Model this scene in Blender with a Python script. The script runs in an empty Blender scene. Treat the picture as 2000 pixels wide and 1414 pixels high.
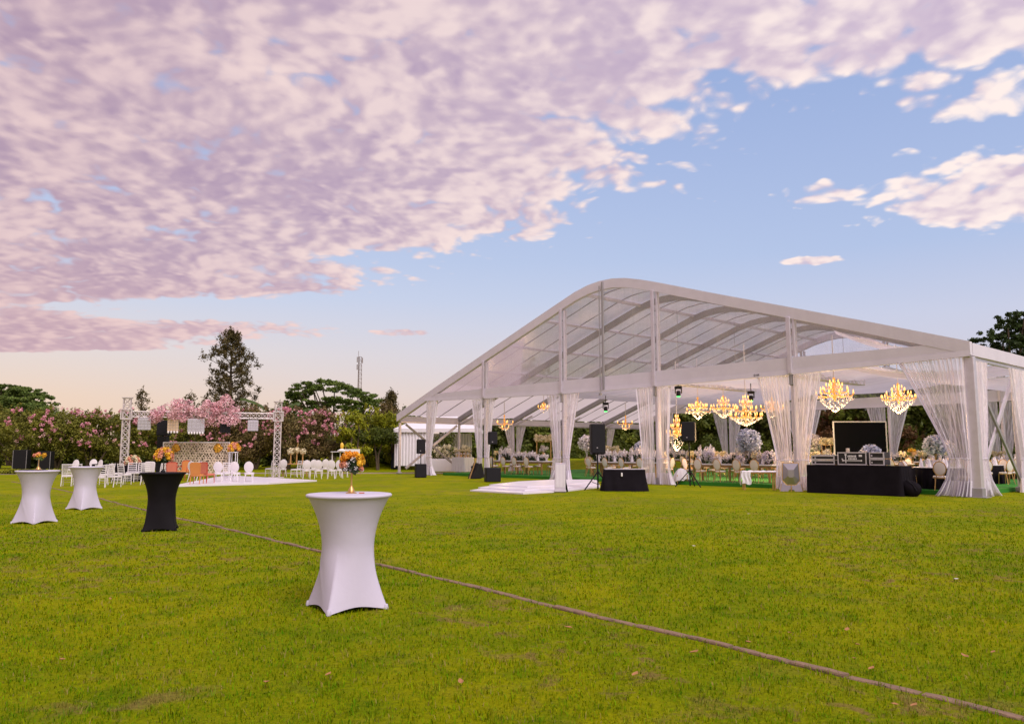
import bpy, math, random
import numpy as np
from mathutils import Vector, Matrix

random.seed(7)
rng = np.random.default_rng(7)
PI = math.pi
R = math.radians
scene = bpy.context.scene
COL = scene.collection

# ------------------------------------------------------------------ camera
CAM_H = 1.528
cam_d = bpy.data.cameras.new("camera")
cam = bpy.data.objects.new("camera", cam_d)
COL.objects.link(cam)
cam.location = (0, 0, CAM_H)
cam.rotation_euler = (R(90) + math.atan(172 / 1511.0), 0, 0)
cam_d.sensor_fit = 'HORIZONTAL'
cam_d.sensor_width = 36
cam_d.lens = 36 * 1511 / 2000.0
cam_d.clip_start = 0.05
cam_d.clip_end = 3000
scene.camera = cam

# ------------------------------------------------------------------ colour management
scene.view_settings.view_transform = 'Standard'
scene.view_settings.look = 'None'
scene.view_settings.exposure = 0.62
scene.view_settings.gamma = 1.0
scene.view_settings.use_curve_mapping = False
scene.cycles.use_denoising = True
scene.cycles.transparent_max_bounces = 40
scene.cycles.max_bounces = 8
scene.cycles.sample_clamp_indirect = 6

# ------------------------------------------------------------------ world
SUN_EL, SUN_AZ = R(48), R(150)          # azimuth clockwise from +Y (the view direction): behind the camera, to its right
world = bpy.data.worlds.new("World")
scene.world = world
world.use_nodes = True
wt = world.node_tree
for n in list(wt.nodes):
    wt.nodes.remove(n)


class NT:
    """tiny helper to write node maths"""
    def __init__(s, t):
        s.t = t

    def new(s, kind, **kw):
        n = s.t.nodes.new(kind)
        for k, v in kw.items():
            setattr(n, k, v)
        return n

    def put(s, sock, v):
        if isinstance(v, bpy.types.NodeSocket):
            s.t.links.new(v, sock)
        elif isinstance(v, (tuple, list)) and len(v) == 3 and sock.type == 'RGBA':
            sock.default_value = (*v, 1)
        else:
            sock.default_value = v

    def m(s, op, a, b=0.0, c=None, clamp=False):
        n = s.new('ShaderNodeMath', operation=op)
        n.use_clamp = clamp
        s.put(n.inputs[0], a)
        s.put(n.inputs[1], b)
        if c is not None:
            s.put(n.inputs[2], c)
        return n.outputs[0]

    def vm(s, op, a, b=None, scale=None):
        n = s.new('ShaderNodeVectorMath', operation=op)
        s.put(n.inputs[0], a)
        if b is not None:
            s.put(n.inputs[1], b)
        if scale is not None:
            s.put(n.inputs['Scale'], scale)
        return n.outputs[0]

    def step(s, x, lo, hi):
        n = s.new('ShaderNodeMapRange', interpolation_type='SMOOTHSTEP')
        s.put(n.inputs['Value'], x)
        s.put(n.inputs['From Min'], lo)
        s.put(n.inputs['From Max'], hi)
        return n.outputs[0]

    def lin(s, x, lo, hi, a=0.0, b=1.0):
        n = s.new('ShaderNodeMapRange')
        s.put(n.inputs['Value'], x)
        s.put(n.inputs['From Min'], lo)
        s.put(n.inputs['From Max'], hi)
        n.inputs['To Min'].default_value = a
        n.inputs['To Max'].default_value = b
        return n.outputs[0]

    def mix(s, f, a, b, kind='MIX'):
        n = s.new('ShaderNodeMix', data_type='RGBA', blend_type=kind)
        s.put(n.inputs[0], f)
        s.put(n.inputs[6], a)
        s.put(n.inputs[7], b)
        return n.outputs[2]

    def noise(s, vec, scale, detail=4, rough=0.5, dist=0.0, dim='3D'):
        n = s.new('ShaderNodeTexNoise')
        n.noise_dimensions = dim
        if vec is not None:
            s.put(n.inputs['Vector'], vec)
        n.inputs['Scale'].default_value = scale
        n.inputs['Detail'].default_value = detail
        n.inputs['Roughness'].default_value = rough
        n.inputs['Distortion'].default_value = dist
        return n

    def ramp(s, f, stops, interp='LINEAR'):
        n = s.new('ShaderNodeValToRGB')
        e = n.color_ramp.elements
        n.color_ramp.interpolation = interp
        while len(e) > 1:
            e.remove(e[-1])
        e[0].position, e[0].color = stops[0][0], (*stops[0][1], 1)
        for p, c in stops[1:]:
            x = e.new(p)
            x.color = (*c, 1)
        s.put(n.inputs[0], f)
        return n.outputs[0]


def build_world():
    k = NT(wt)
    tc = k.new('ShaderNodeTexCoord')
    D = tc.outputs['Generated']
    sep = k.new('ShaderNodeSeparateXYZ')
    k.put(sep.inputs[0], D)
    dx, dy, dz = sep.outputs
    zc = k.m('MAXIMUM', dz, 0.03)
    X = k.m('DIVIDE', dx, zc)
    Y = k.m('DIVIDE', dy, zc)
    cmb = k.new('ShaderNodeCombineXYZ')
    k.put(cmb.inputs[0], X)
    k.put(cmb.inputs[1], Y)
    P = cmb.outputs[0]

    # where the cloud sheet lies (plane above the garden, edge running away to the right)
    fc = k.new('ShaderNodeFloatCurve')
    cv = fc.mapping.curves[0]
    pts = [(0, 5), (1.5, 3.2), (1.72, 2.2), (1.88, 1.45), (2.0, 1.0), (2.2, 0.82), (2.75, 0.66), (3.3, 0.45), (3.62, 0.1), (3.9, -0.45), (4.75, -0.75),
           (5.0, -1.7), (5.25, -2.9), (5.7, -2.9), (6.0, -2.0), (6.35, -1.5), (6.9, -1.95), (7.6, -2.9), (8.1, -6), (10, -8)]
    while len(cv.points) > 2:
        cv.points.remove(cv.points[1])
    cv.points[0].location = (0, (pts[0][1] + 8) / 16)
    cv.points[-1].location = (1, (pts[-1][1] + 8) / 16)
    for y, x in pts[1:-1]:
        cv.points.new(y / 10, (x + 8) / 16)
    for p in cv.points:
        p.handle_type = 'VECTOR'
    fc.mapping.update()
    k.put(fc.inputs['Value'], k.m('DIVIDE', Y, 10, clamp=True))
    g = k.m('SUBTRACT', k.m('MULTIPLY', fc.outputs[0], 16), 8)

    wob = k.noise(P, 1.6, 4, 0.6, dim='2D')
    wobv = k.m('MULTIPLY', k.m('SUBTRACT', wob.outputs[0], 0.5), 1.0)
    near = k.m('SUBTRACT', g, X)
    scl = k.m('ADD', 0.25, k.m('MULTIPLY', k.m('ABSOLUTE', Y), 0.07))
    cov1 = k.step(k.m('ADD', k.m('DIVIDE', near, scl), wobv), -2.0, 2.3)
    cov1 = k.m('MULTIPLY', cov1, k.step(Y, 9.3, 7.9))

    def blob(cx, cy, rx, ry):
        a = k.m('DIVIDE', k.m('SUBTRACT', X, cx), rx)
        b = k.m('DIVIDE', k.m('SUBTRACT', Y, cy), ry)
        d = k.m('SQRT', k.m('ADD', k.m('MULTIPLY', a, a), k.m('MULTIPLY', b, b)))
        return k.step(k.m('ADD', d, k.m('MULTIPLY', wobv, 0.7)), 1.25, 0.35)
    cov2 = blob(2.15, 2.88, 1.05, 0.72)
    cov3 = k.m('MULTIPLY', blob(-0.98, 6.55, 0.34, 0.3), 0.75)
    cov4 = k.m('MULTIPLY', blob(1.62, 4.02, 0.22, 0.14), 0.85)
    cov5 = k.m('MULTIPLY', blob(1.35, 2.05, 0.6, 0.3), 0.55)
    cov6 = k.m('MULTIPLY', blob(1.22, 2.95, 0.26, 0.24), 0.75)
    cov = cov1
    for c in (cov2, cov3, cov4, cov5, cov6):
        cov = k.m('MAXIMUM', cov, c)

    # texture coordinates: the layer has depth, so it foreshortens less than a flat sheet would
    zq = k.m('ADD', zc, 0.22)
    cq = k.new('ShaderNodeCombineXYZ')
    k.put(cq.inputs[0], k.m('DIVIDE', dx, zq))
    k.put(cq.inputs[1], k.m('DIVIDE', dy, zq))
    Q = cq.outputs[0]

    def dens(p):
        w = k.noise(p, 3.2, 3, 0.55, dim='2D')
        wv = k.vm('SCALE', k.vm('SUBTRACT', w.outputs['Color'], (0.5, 0.5, 0.5)), scale=0.12)
        q = k.vm('ADD', p, wv)
        rot = k.new('ShaderNodeMapping')
        rot.inputs['Rotation'].default_value = (0, 0, R(-24))
        rot.inputs['Scale'].default_value = (1.12, 1.18, 1)
        k.put(rot.inputs['Vector'], q)
        a = k.noise(rot.outputs[0], 5.6, 9, 0.57, dim='2D')
        s1 = k.m('MULTIPLY', a.outputs[0], 0.52)
        for sc_, wt_, sm in ((11.0, 0.25, 0.85), (27.0, 0.15, 0.7)):
            b = k.new('ShaderNodeTexVoronoi', feature='SMOOTH_F1', voronoi_dimensions='2D')
            b.inputs['Scale'].default_value = sc_
            b.inputs['Smoothness'].default_value = sm
            k.put(b.inputs['Vector'], rot.outputs[0])
            s1 = k.m('ADD', s1, k.m('MULTIPLY', k.m('SUBTRACT', 1.0, k.m('MULTIPLY', b.outputs['Distance'], 1.3)), wt_))
        c = k.noise(p, 1.5, 2, 0.5, dim='2D')
        return k.m('ADD', s1, k.m('MULTIPLY', c.outputs[0], 0.22))

    d0 = dens(Q)
    d1 = dens(k.vm('ADD', Q, (0.03, 0.016, 0.0)))
    d2 = dens(k.vm('ADD', Q, (0.10, 0.055, 0.0)))
    th = k.m('ADD', 0.89, k.m('MULTIPLY', cov, -0.58))
    t = k.m('SUBTRACT', d0, th)
    alpha = k.step(t, -0.04, 0.15)
    thick = k.step(t, 0.04, 0.42)
    lit = k.m('ADD', k.m('MULTIPLY', k.m('SUBTRACT', d0, d1), 2.0), k.m('MULTIPLY', k.m('SUBTRACT', d0, d2), 1.5))
    big_ = k.noise(Q, 2.6, 3, 0.5, dim='2D')
    lit = k.m('ADD', lit, k.m('MULTIPLY', k.m('SUBTRACT', big_.outputs[0], 0.5), 1.5))
    lit = k.step(lit, -0.62, 0.78)
    lum = k.m('ADD', k.m('MULTIPLY', lit, 0.86), k.m('MULTIPLY', k.m('SUBTRACT', 1.0, thick), 0.28), clamp=True)
    el = k.m('ARCSINE', dz)                       # elevation (radians)
    az = k.m('ARCTAN2', dx, dy)
    right = k.lin(az, -0.55, 0.45)
    shadow = k.mix(right, (0.385, 0.275, 0.405), (0.52, 0.415, 0.59))
    bright = k.mix(right, (0.80, 0.61, 0.61), (0.99, 0.85, 0.81))
    ccol = k.mix(lum, shadow, bright)
    lowwarm = k.step(el, 0.26, 0.11)
    ccol = k.mix(k.m('MULTIPLY', lowwarm, 0.35), ccol, (0.80, 0.53, 0.50))

    sky = k.ramp(k.lin(el, 0.0, 1.2), [
        (0.0, (0.88, 0.58, 0.42)), (0.05, (0.88, 0.65, 0.51)), (0.10, (0.80, 0.70, 0.68)), (0.16, (0.62, 0.68, 0.84)),
        (0.25, (0.49, 0.585, 0.83)), (0.36, (0.37, 0.48, 0.77)), (0.60, (0.20, 0.31, 0.62)), (1.0, (0.15, 0.24, 0.52))])
    skyr = k.ramp(k.lin(el, 0.0, 1.2), [
        (0.0, (0.74, 0.60, 0.62)), (0.06, (0.70, 0.63, 0.70)), (0.13, (0.62, 0.64, 0.80)), (0.2, (0.47, 0.57, 0.82)),
        (0.30, (0.40, 0.505, 0.79)), (0.40, (0.33, 0.445, 0.75)), (0.60, (0.20, 0.31, 0.62)), (1.0, (0.15, 0.24, 0.52))])
    base = k.mix(right, sky, skyr)
    ni = k.new('ShaderNodeTexSky', sky_type='NISHITA')
    ni.sun_disc = False
    ni.sun_elevation = SUN_EL
    ni.sun_rotation = SUN_AZ
    nis = k.mix(1.0, ni.outputs[0], (0.10, 0.10, 0.10), 'MULTIPLY')
    base = k.mix(0.12, base, nis)
    col = k.mix(alpha, base, ccol)
    bg = k.new('ShaderNodeBackground')
    k.put(bg.inputs['Color'], col)
    bg.inputs['Strength'].default_value = 0.67
    out = k.new('ShaderNodeOutputWorld')
    wt.links.new(bg.outputs[0], out.inputs[0])


build_world()

sun_d = bpy.data.lights.new("sun", 'SUN')
sun_d.energy = 1.75
sun_d.angle = R(32)
sun_d.color = (1.0, 0.90, 0.87)
sun = bpy.data.objects.new("sun", sun_d)
COL.objects.link(sun)
sdir = Vector((math.sin(SUN_AZ) * math.cos(SUN_EL), math.cos(SUN_AZ) * math.cos(SUN_EL), math.sin(SUN_EL)))
sun.rotation_euler = sdir.to_track_quat('Z', 'Y').to_euler()
sun.location = sdir * 60

# ------------------------------------------------------------------ helpers: places
F_PX, PITCH = 1511.0, math.atan(172 / 1511.0)


def at(px, py, Y):
    """world point seen at photo pixel (px, py) at forward distance Y"""
    a, b = (px - 1000) / F_PX, -(py - 707) / F_PX
    c, s = math.cos(PITCH), math.sin(PITCH)
    ry, rz = c - b * s, s + b * c
    t = Y / ry
    return Vector((a * t, Y, CAM_H + rz * t))


def gnd(px, py, z=0.0):
    a, b = (px - 1000) / F_PX, -(py - 707) / F_PX
    c, s = math.cos(PITCH), math.sin(PITCH)
    ry, rz = c - b * s, s + b * c
    t = (z - CAM_H) / rz
    return Vector((a * t, ry * t, z))


# ------------------------------------------------------------------ helpers: meshes
class MB:
    def __init__(s):
        s.v, s.f = [], []

    def add(s, v, f):
        o = len(s.v)
        s.v += [tuple(p) for p in v]
        s.f += [tuple(i + o for i in q) for q in f]
        return s

    def box(s, c, d, rz=0.0, rx=0.0, ry=0.0):
        M = Matrix.Translation(Vector(c)) @ Matrix.Rotation(rz, 4, 'Z') @ Matrix.Rotation(ry, 4, 'Y') @ Matrix.Rotation(rx, 4, 'X')
        x, y, z = d[0] / 2, d[1] / 2, d[2] / 2
        v = [M @ Vector(p) for p in ((-x, -y, -z), (x, -y, -z), (x, y, -z), (-x, y, -z), (-x, -y, z), (x, -y, z), (x, y, z), (-x, y, z))]
        return s.add(v, [(0, 3, 2, 1), (4, 5, 6, 7), (0, 1, 5, 4), (1, 2, 6, 5), (2, 3, 7, 6), (3, 0, 4, 7)])

    def bbox(s, c, d, b=0.01, rz=0.0):
        """box with chamfered edges"""
        x, y, z = d[0] / 2, d[1] / 2, d[2] / 2
        b = min(b, x * .9, y * .9, z * .9)
        M = Matrix.Translation(Vector(c)) @ Matrix.Rotation(rz, 4, 'Z')
        rings = []
        for zz, i in ((-z, b), (-z + b, 0), (z - b, 0), (z, b)):
            a, e = x - i, y - i
            rings.append([(-a + b, -e, zz), (a - b, -e, zz), (a, -e + b, zz), (a, e - b, zz), (a - b, e, zz), (-a + b, e, zz), (-a, e - b, zz), (-a, -e + b, zz)])
        v = [M @ Vector(p) for r in rings for p in r]
        f = [tuple(range(7, -1, -1)), tuple(range(24, 32))]
        for k in range(3):
            for i in range(8):
                f.append((k * 8 + i, k * 8 + (i + 1) % 8, k * 8 + 8 + (i + 1) % 8, k * 8 + 8 + i))
        return s.add(v, f)

    def bar(s, p, q, w, h, up=(0, 0, 1)):
        p, q = Vector(p), Vector(q)
        d = (q - p).normalized()
        up = Vector(up)
        if abs(d.dot(up)) > .98:
            up = Vector((0, 1, 0))
        a = d.cross(up).normalized() * (w / 2)
        b = a.cross(d).normalized() * (h / 2)
        v = [p - a - b, p + a - b, p + a + b, p - a + b, q - a - b, q + a - b, q + a + b, q - a + b]
        return s.add(v, [(0, 1, 2, 3), (7, 6, 5, 4), (0, 4, 5, 1), (1, 5, 6, 2), (2, 6, 7, 3), (3, 7, 4, 0)])

    def tube(s, path, r, n=8, caps=True, sx=1.0):
        path = [Vector(p) for p in path]
        rs = r if isinstance(r, (list, tuple)) else [r] * len(path)
        v, f = [], []
        last = None
        for i, p in enumerate(path):
            d = (path[min(i + 1, len(path) - 1)] - path[max(i - 1, 0)]).normalized()
            if last is None:
                u = Vector((0, 0, 1)) if abs(d.z) < .9 else Vector((1, 0, 0))
                a = d.cross(u).normalized()
            else:
                a = (last - d * last.dot(d)).normalized()
            last = a
            b = d.cross(a)
            for j in range(n):
                t = 2 * PI * j / n
                v.append(p + a * (math.cos(t) * rs[i] * sx) + b * (math.sin(t) * rs[i]))
        for i in range(len(path) - 1):
            for j in range(n):
                f.append((i * n + j, i * n + (j + 1) % n, (i + 1) * n + (j + 1) % n, (i + 1) * n + j))
        if caps:
            f.append(tuple(range(n - 1, -1, -1)))
            f.append(tuple((len(path) - 1) * n + j for j in range(n)))
        return s.add(v, f)

    def ring(s, c, rx, rz, r, n=28, m=6, M=None):
        """closed tube, an ellipse standing in the local xz plane"""
        v, f = [], []
        M = M or Matrix.Identity(4)
        for i in range(n):
            t = 2 * PI * i / n
            p = Vector((rx * math.cos(t), 0, rz * math.sin(t)))
            o = Vector((math.cos(t), 0, math.sin(t)))
            for j in range(m):
                a = 2 * PI * j / m
                v.append(M @ (Vector(c) + p + o * (r * math.cos(a)) + Vector((0, r * math.sin(a), 0))))
        for i in range(n):
            for j in range(m):
                f.append((i * m + j, i * m + (j + 1) % m, ((i + 1) % n) * m + (j + 1) % m, ((i + 1) % n) * m + j))
        return s.add(v, f)

    def lathe(s, prof, n=16, c=(0, 0, 0)):
        v, f = [], []
        for r, z in prof:
            for j in range(n):
                t = 2 * PI * j / n
                v.append((c[0] + r * math.cos(t), c[1] + r * math.sin(t), c[2] + z))
        for i in range(len(prof) - 1):
            for j in range(n):
                f.append((i * n + j, i * n + (j + 1) % n, (i + 1) * n + (j + 1) % n, (i + 1) * n + j))
        f.append(tuple(range(n - 1, -1, -1)))
        f.append(tuple((len(prof) - 1) * n + j for j in range(n)))
        return s.add(v, f)

    def ell(s, c, r, nu=12, nv=8, M=None):
        v, f = [], []
        M = M or Matrix.Identity(4)
        c = Vector(c)
        for i in range(1, nv):
            a = PI * i / nv
            for j in range(nu):
                t = 2 * PI * j / nu
                v.append(M @ (c + Vector((r[0] * math.sin(a) * math.cos(t), r[1] * math.sin(a) * math.sin(t), r[2] * math.cos(a)))))
        top, bot = len(v), len(v) + 1
        v += [M @ (c + Vector((0, 0, r[2]))), M @ (c - Vector((0, 0, r[2])))]
        for i in range(nv - 2):
            for j in range(nu):
                f.append((i * nu + j, (i + 1) * nu + j, (i + 1) * nu + (j + 1) % nu, i * nu + (j + 1) % nu))
        for j in range(nu):
            f.append((top, j, (j + 1) % nu))
            f.append((bot, (nv - 2) * nu + (j + 1) % nu, (nv - 2) * nu + j))
        return s.add(v, f)

    def grid(s, fn, nu, nv, wrap=False):
        v, f = [], []
        cu = nu if wrap else nu + 1
        for j in range(nv + 1):
            for i in range(cu):
                v.append(fn(i / nu, j / nv))
        for j in range(nv):
            for i in range(nu):
                a, b = i, (i + 1) % cu
                f.append((j * cu + a, j * cu + b, (j + 1) * cu + b, (j + 1) * cu + a))
        return s.add(v, f)

    def poly(s, pts, z0, z1):
        """prism over a plan polygon"""
        n = len(pts)
        v = [(p[0], p[1], z0) for p in pts] + [(p[0], p[1], z1) for p in pts]
        f = [tuple(range(n - 1, -1, -1)), tuple(range(n, 2 * n))]
        for i in range(n):
            f.append((i, (i + 1) % n, n + (i + 1) % n, n + i))
        return s.add(v, f)

    def build(s, name, mat, parent=None, smooth=False, loc=None, rz=0.0):
        me = bpy.data.meshes.new(name)
        me.from_pydata(s.v, [], s.f)
        me.materials.append(mat)
        if smooth:
            me.shade_smooth()
            if smooth != 'all':
                try:
                    me.set_sharp_from_angle(angle=R(50))
                except Exception:
                    pass
        o = bpy.data.objects.new(name, me)
        COL.objects.link(o)
        if parent is not None:
            o.parent = parent
        if loc is not None:
            o.location = loc
        o.rotation_euler.z = rz
        return o


def fast(name, verts, faces, mat, parent=None, loc=None):
    """big meshes of same-sized faces from numpy arrays"""
    me = bpy.data.meshes.new(name)
    nv, nf, k = len(verts), len(faces), faces.shape[1]
    me.vertices.add(nv)
    me.vertices.foreach_set('co', np.ascontiguousarray(verts, dtype=np.float32).ravel())
    me.loops.add(nf * k)
    me.loops.foreach_set('vertex_index', np.ascontiguousarray(faces, dtype=np.int32).ravel())
    me.polygons.add(nf)
    me.polygons.foreach_set('loop_start', np.arange(0, nf * k, k, dtype=np.int32))
    me.polygons.foreach_set('loop_total', np.full(nf, k, dtype=np.int32))
    me.update(calc_edges=True)
    me.materials.append(mat)
    o = bpy.data.objects.new(name, me)
    COL.objects.link(o)
    if parent is not None:
        o.parent = parent
    if loc is not None:
        o.location = loc
    return o


def tag(o, label=None, cat=None, group=None, kind=None):
    if label:
        o['label'] = label
    if cat:
        o['category'] = cat
    if group:
        o['group'] = group
    if kind:
        o['kind'] = kind
    return o


def thing(name, label, cat, loc=(0, 0, 0), rz=0.0, group=None):
    o = bpy.data.objects.new(name, None)
    o.empty_display_size = 0.1
    COL.objects.link(o)
    o.location = loc
    o.rotation_euler.z = rz
    return tag(o, label, cat, group)


KIDS = {}


def kids(o):
    return [c for c in bpy.data.objects if c.parent == o]


def dup(root, loc, rz=0.0, label=None, group=None, scale=None):
    tree = KIDS.get(root.name)
    if tree is None:
        tree = KIDS[root.name] = [(c, kids(c)) for c in kids(root)]
    r = root.copy()
    COL.objects.link(r)
    r.location = loc
    r.rotation_euler = (0, 0, rz)
    if scale:
        r.scale = scale if isinstance(scale, tuple) else (scale,) * 3
    if label:
        r['label'] = label
    if group:
        r['group'] = group
    for c, sub in tree:
        d = c.copy()
        COL.objects.link(d)
        d.parent = r
        for g in sub:
            e = g.copy()
            COL.objects.link(e)
            e.parent = d
    return r


class Proto:
    """first use moves the thing itself, later uses copy it"""
    def __init__(s, o):
        s.o, s.used = o, False

    def put(s, loc, rz=0.0, label=None, group=None, scale=None):
        if s.used:
            return dup(s.o, loc, rz, label, group, scale)
        s.used = True
        KIDS.setdefault(s.o.name, [(c, kids(c)) for c in kids(s.o)])
        s.o.location = loc
        s.o.rotation_euler = (0, 0, rz)
        if scale:
            s.o.scale = scale if isinstance(scale, tuple) else (scale,) * 3
        if label:
            s.o['label'] = label
        if group:
            s.o['group'] = group
        return s.o


def text_mesh(name, body, size, mat, parent, loc, rot, extrude=0.004):
    cu = bpy.data.curves.new(name, 'FONT')
    cu.body = body
    cu.size = size
    cu.align_x = 'CENTER'
    cu.align_y = 'CENTER'
    cu.extrude = extrude
    tmp = bpy.data.objects.new(name + '_tmp', cu)
    COL.objects.link(tmp)
    dg = bpy.context.evaluated_depsgraph_get()
    me = bpy.data.meshes.new_from_object(tmp.evaluated_get(dg))
    bpy.data.objects.remove(tmp)
    bpy.data.curves.remove(cu)
    me.name = name
    me.materials.clear()
    me.materials.append(mat)
    o = bpy.data.objects.new(name, me)
    COL.objects.link(o)
    o.parent = parent
    o.location = loc
    o.rotation_euler = rot
    return o


# ------------------------------------------------------------------ helpers: materials
MATS = {}


def mat(name, col, rough=0.6, metal=0.0, var=0.0, vscale=6.0, bump=0.0, bscale=40.0, island=0.0, emit=None, estr=0.0, col2=None, spec=0.5,
        world_co=False, trans=0.0, sheen=0.0, stretch=None):
    if name in MATS:
        return MATS[name]
    m_ = bpy.data.materials.new(name)
    m_.use_nodes = True
    t = m_.node_tree
    bs = t.nodes['Principled BSDF']
    k = NT(t)
    bs.inputs['Roughness'].default_value = rough
    bs.inputs['Metallic'].default_value = metal
    bs.inputs['Specular IOR Level'].default_value = spec
    c = tuple(col)
    c2 = tuple(col2) if col2 else tuple(x * 0.55 for x in col)
    if world_co:
        co = k.new('ShaderNodeNewGeometry').outputs['Position']
    else:
        co = k.new('ShaderNodeTexCoord').outputs['Object']
    colour = None
    if var > 0:
        n = k.noise(co, vscale, 5, 0.6)
        colour = k.mix(k.m('MULTIPLY', k.step(n.outputs[0], 0.35, 0.68), var), c, c2)
    if island > 0:
        g = k.new('ShaderNodeNewGeometry')
        hs = k.new('ShaderNodeHueSaturation')
        rp = g.outputs['Random Per Island']
        k.put(hs.inputs['Value'], k.lin(rp, 0, 1, 1 - island, 1 + island))
        k.put(hs.inputs['Hue'], k.lin(k.m('FRACT', k.m('MULTIPLY', rp, 7.31)), 0, 1, 0.5 - island * .045, 0.5 + island * .045))
        k.put(hs.inputs['Color'], colour if colour is not None else c)
        colour = hs.outputs[0]
    if colour is not None:
        k.put(bs.inputs['Base Color'], colour)
    else:
        bs.inputs['Base Color'].default_value = (*c, 1)
    if bump > 0:
        bco = co
        if stretch:
            mpg = k.new('ShaderNodeMapping')
            mpg.inputs['Scale'].default_value = stretch
            k.put(mpg.inputs['Vector'], co)
            bco = mpg.outputs[0]
        nb = k.noise(bco, bscale, 5, 0.6)
        b = k.new('ShaderNodeBump')
        b.inputs['Strength'].default_value = bump
        b.inputs['Distance'].default_value = 0.02
        k.put(b.inputs['Height'], nb.outputs[0])
        t.links.new(b.outputs[0], bs.inputs['Normal'])
    if emit:
        bs.inputs['Emission Color'].default_value = (*emit, 1)
        bs.inputs['Emission Strength'].default_value = estr
    if sheen:
        bs.inputs['Sheen Weight'].default_value = sheen
    if trans > 0:          # leaves and cloth let some light through
        tr = k.new('ShaderNodeBsdfTranslucent')
        if colour is not None:
            k.put(tr.inputs['Color'], colour)
        else:
            tr.inputs['Color'].default_value = (*c, 1)
        mx = k.new('ShaderNodeMixShader')
        mx.inputs[0].default_value = trans
        t.links.new(bs.outputs[0], mx.inputs[1])
        t.links.new(tr.outputs[0], mx.inputs[2])
        t.links.new(mx.outputs[0], t.nodes['Material Output'].inputs['Surface'])
    MATS[name] = m_
    return m_


def mat_sheer(name, col, cover):
    m_ = bpy.data.materials.new(name)
    m_.use_nodes = True
    t = m_.node_tree
    k = NT(t)
    for n in list(t.nodes):
        t.nodes.remove(n)
    co = k.new('ShaderNodeTexCoord').outputs['Object']
    mp = k.new('ShaderNodeMapping')
    mp.inputs['Scale'].default_value = (14, 14, 0.5)
    k.put(mp.inputs['Vector'], co)
    n = k.noise(mp.outputs[0], 1.0, 3, 0.6)
    f = k.m('ADD', cover - 0.16, k.m('MULTIPLY', k.step(n.outputs[0], 0.38, 0.66), 0.42))
    tp = k.new('ShaderNodeBsdfTransparent')
    d = k.new('ShaderNodeBsdfDiffuse')
    d.inputs['Color'].default_value = (*col, 1)
    l = k.new('ShaderNodeBsdfTranslucent')
    l.inputs['Color'].default_value = (*col, 1)
    a = k.new('ShaderNodeMixShader')
    a.inputs[0].default_value = 0.35
    t.links.new(d.outputs[0], a.inputs[1])
    t.links.new(l.outputs[0], a.inputs[2])
    b = k.new('ShaderNodeMixShader')
    k.put(b.inputs[0], f)
    t.links.new(tp.outputs[0], b.inputs[1])
    t.links.new(a.outputs[0], b.inputs[2])
    o = k.new('ShaderNodeOutputMaterial')
    t.links.new(b.outputs[0], o.inputs[0])
    return m_


def mat_clear(name, milk=0.12, gloss=0.08, tint=(0.93, 0.92, 0.96), through=0.5, rough=0.06):
    """clear plastic sheet: mostly see-through, a little milky, streaked, some gloss"""
    m_ = bpy.data.materials.new(name)
    m_.use_nodes = True
    t = m_.node_tree
    k = NT(t)
    for n in list(t.nodes):
        t.nodes.remove(n)
    co = k.new('ShaderNodeTexCoord').outputs['Object']
    n = k.noise(co, 0.55, 5, 0.6)
    mp = k.new('ShaderNodeMapping')
    mp.inputs['Scale'].default_value = (5, 5, 0.35)
    k.put(mp.inputs['Vector'], co)
    n2 = k.noise(mp.outputs[0], 1.0, 4, 0.65)
    f = k.m('MULTIPLY', k.m('ADD', k.m('MULTIPLY', k.step(n.outputs[0], 0.35, 0.75), 0.9), k.m('MULTIPLY', k.step(n2.outputs[0], 0.45, 0.8), 0.7)), milk)
    f = k.m('ADD', f, milk * 0.45)
    tp = k.new('ShaderNodeBsdfTransparent')
    tp.inputs['Color'].default_value = (*tint, 1)
    d = k.new('ShaderNodeBsdfDiffuse')
    d.inputs['Color'].default_value = (0.86, 0.84, 0.86, 1)
    l = k.new('ShaderNodeBsdfTranslucent')
    l.inputs['Color'].default_value = (0.95, 0.92, 0.95, 1)
    dl = k.new('ShaderNodeMixShader')
    dl.inputs[0].default_value = through
    t.links.new(d.outputs[0], dl.inputs[1])
    t.links.new(l.outputs[0], dl.inputs[2])
    a = k.new('ShaderNodeMixShader')
    k.put(a.inputs[0], f)
    t.links.new(tp.outputs[0], a.inputs[1])
    t.links.new(dl.outputs[0], a.inputs[2])
    gl = k.new('ShaderNodeBsdfGlossy')
    gl.inputs['Roughness'].default_value = rough
    bm = k.new('ShaderNodeBump')
    bm.inputs['Strength'].default_value = 0.05
    bm.inputs['Distance'].default_value = 0.02
    k.put(bm.inputs['Height'], n.outputs[0])
    t.links.new(bm.outputs[0], gl.inputs['Normal'])
    fr = k.new('ShaderNodeFresnel')
    fr.inputs['IOR'].default_value = 1.35
    b = k.new('ShaderNodeMixShader')
    k.put(b.inputs[0], k.m('ADD', k.m('MULTIPLY', fr.outputs[0], 0.7), gloss * 0.3))
    t.links.new(a.outputs[0], b.inputs[1])
    t.links.new(gl.outputs[0], b.inputs[2])
    o = k.new('ShaderNodeOutputMaterial')
    t.links.new(b.outputs[0], o.inputs[0])
    return m_


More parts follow.
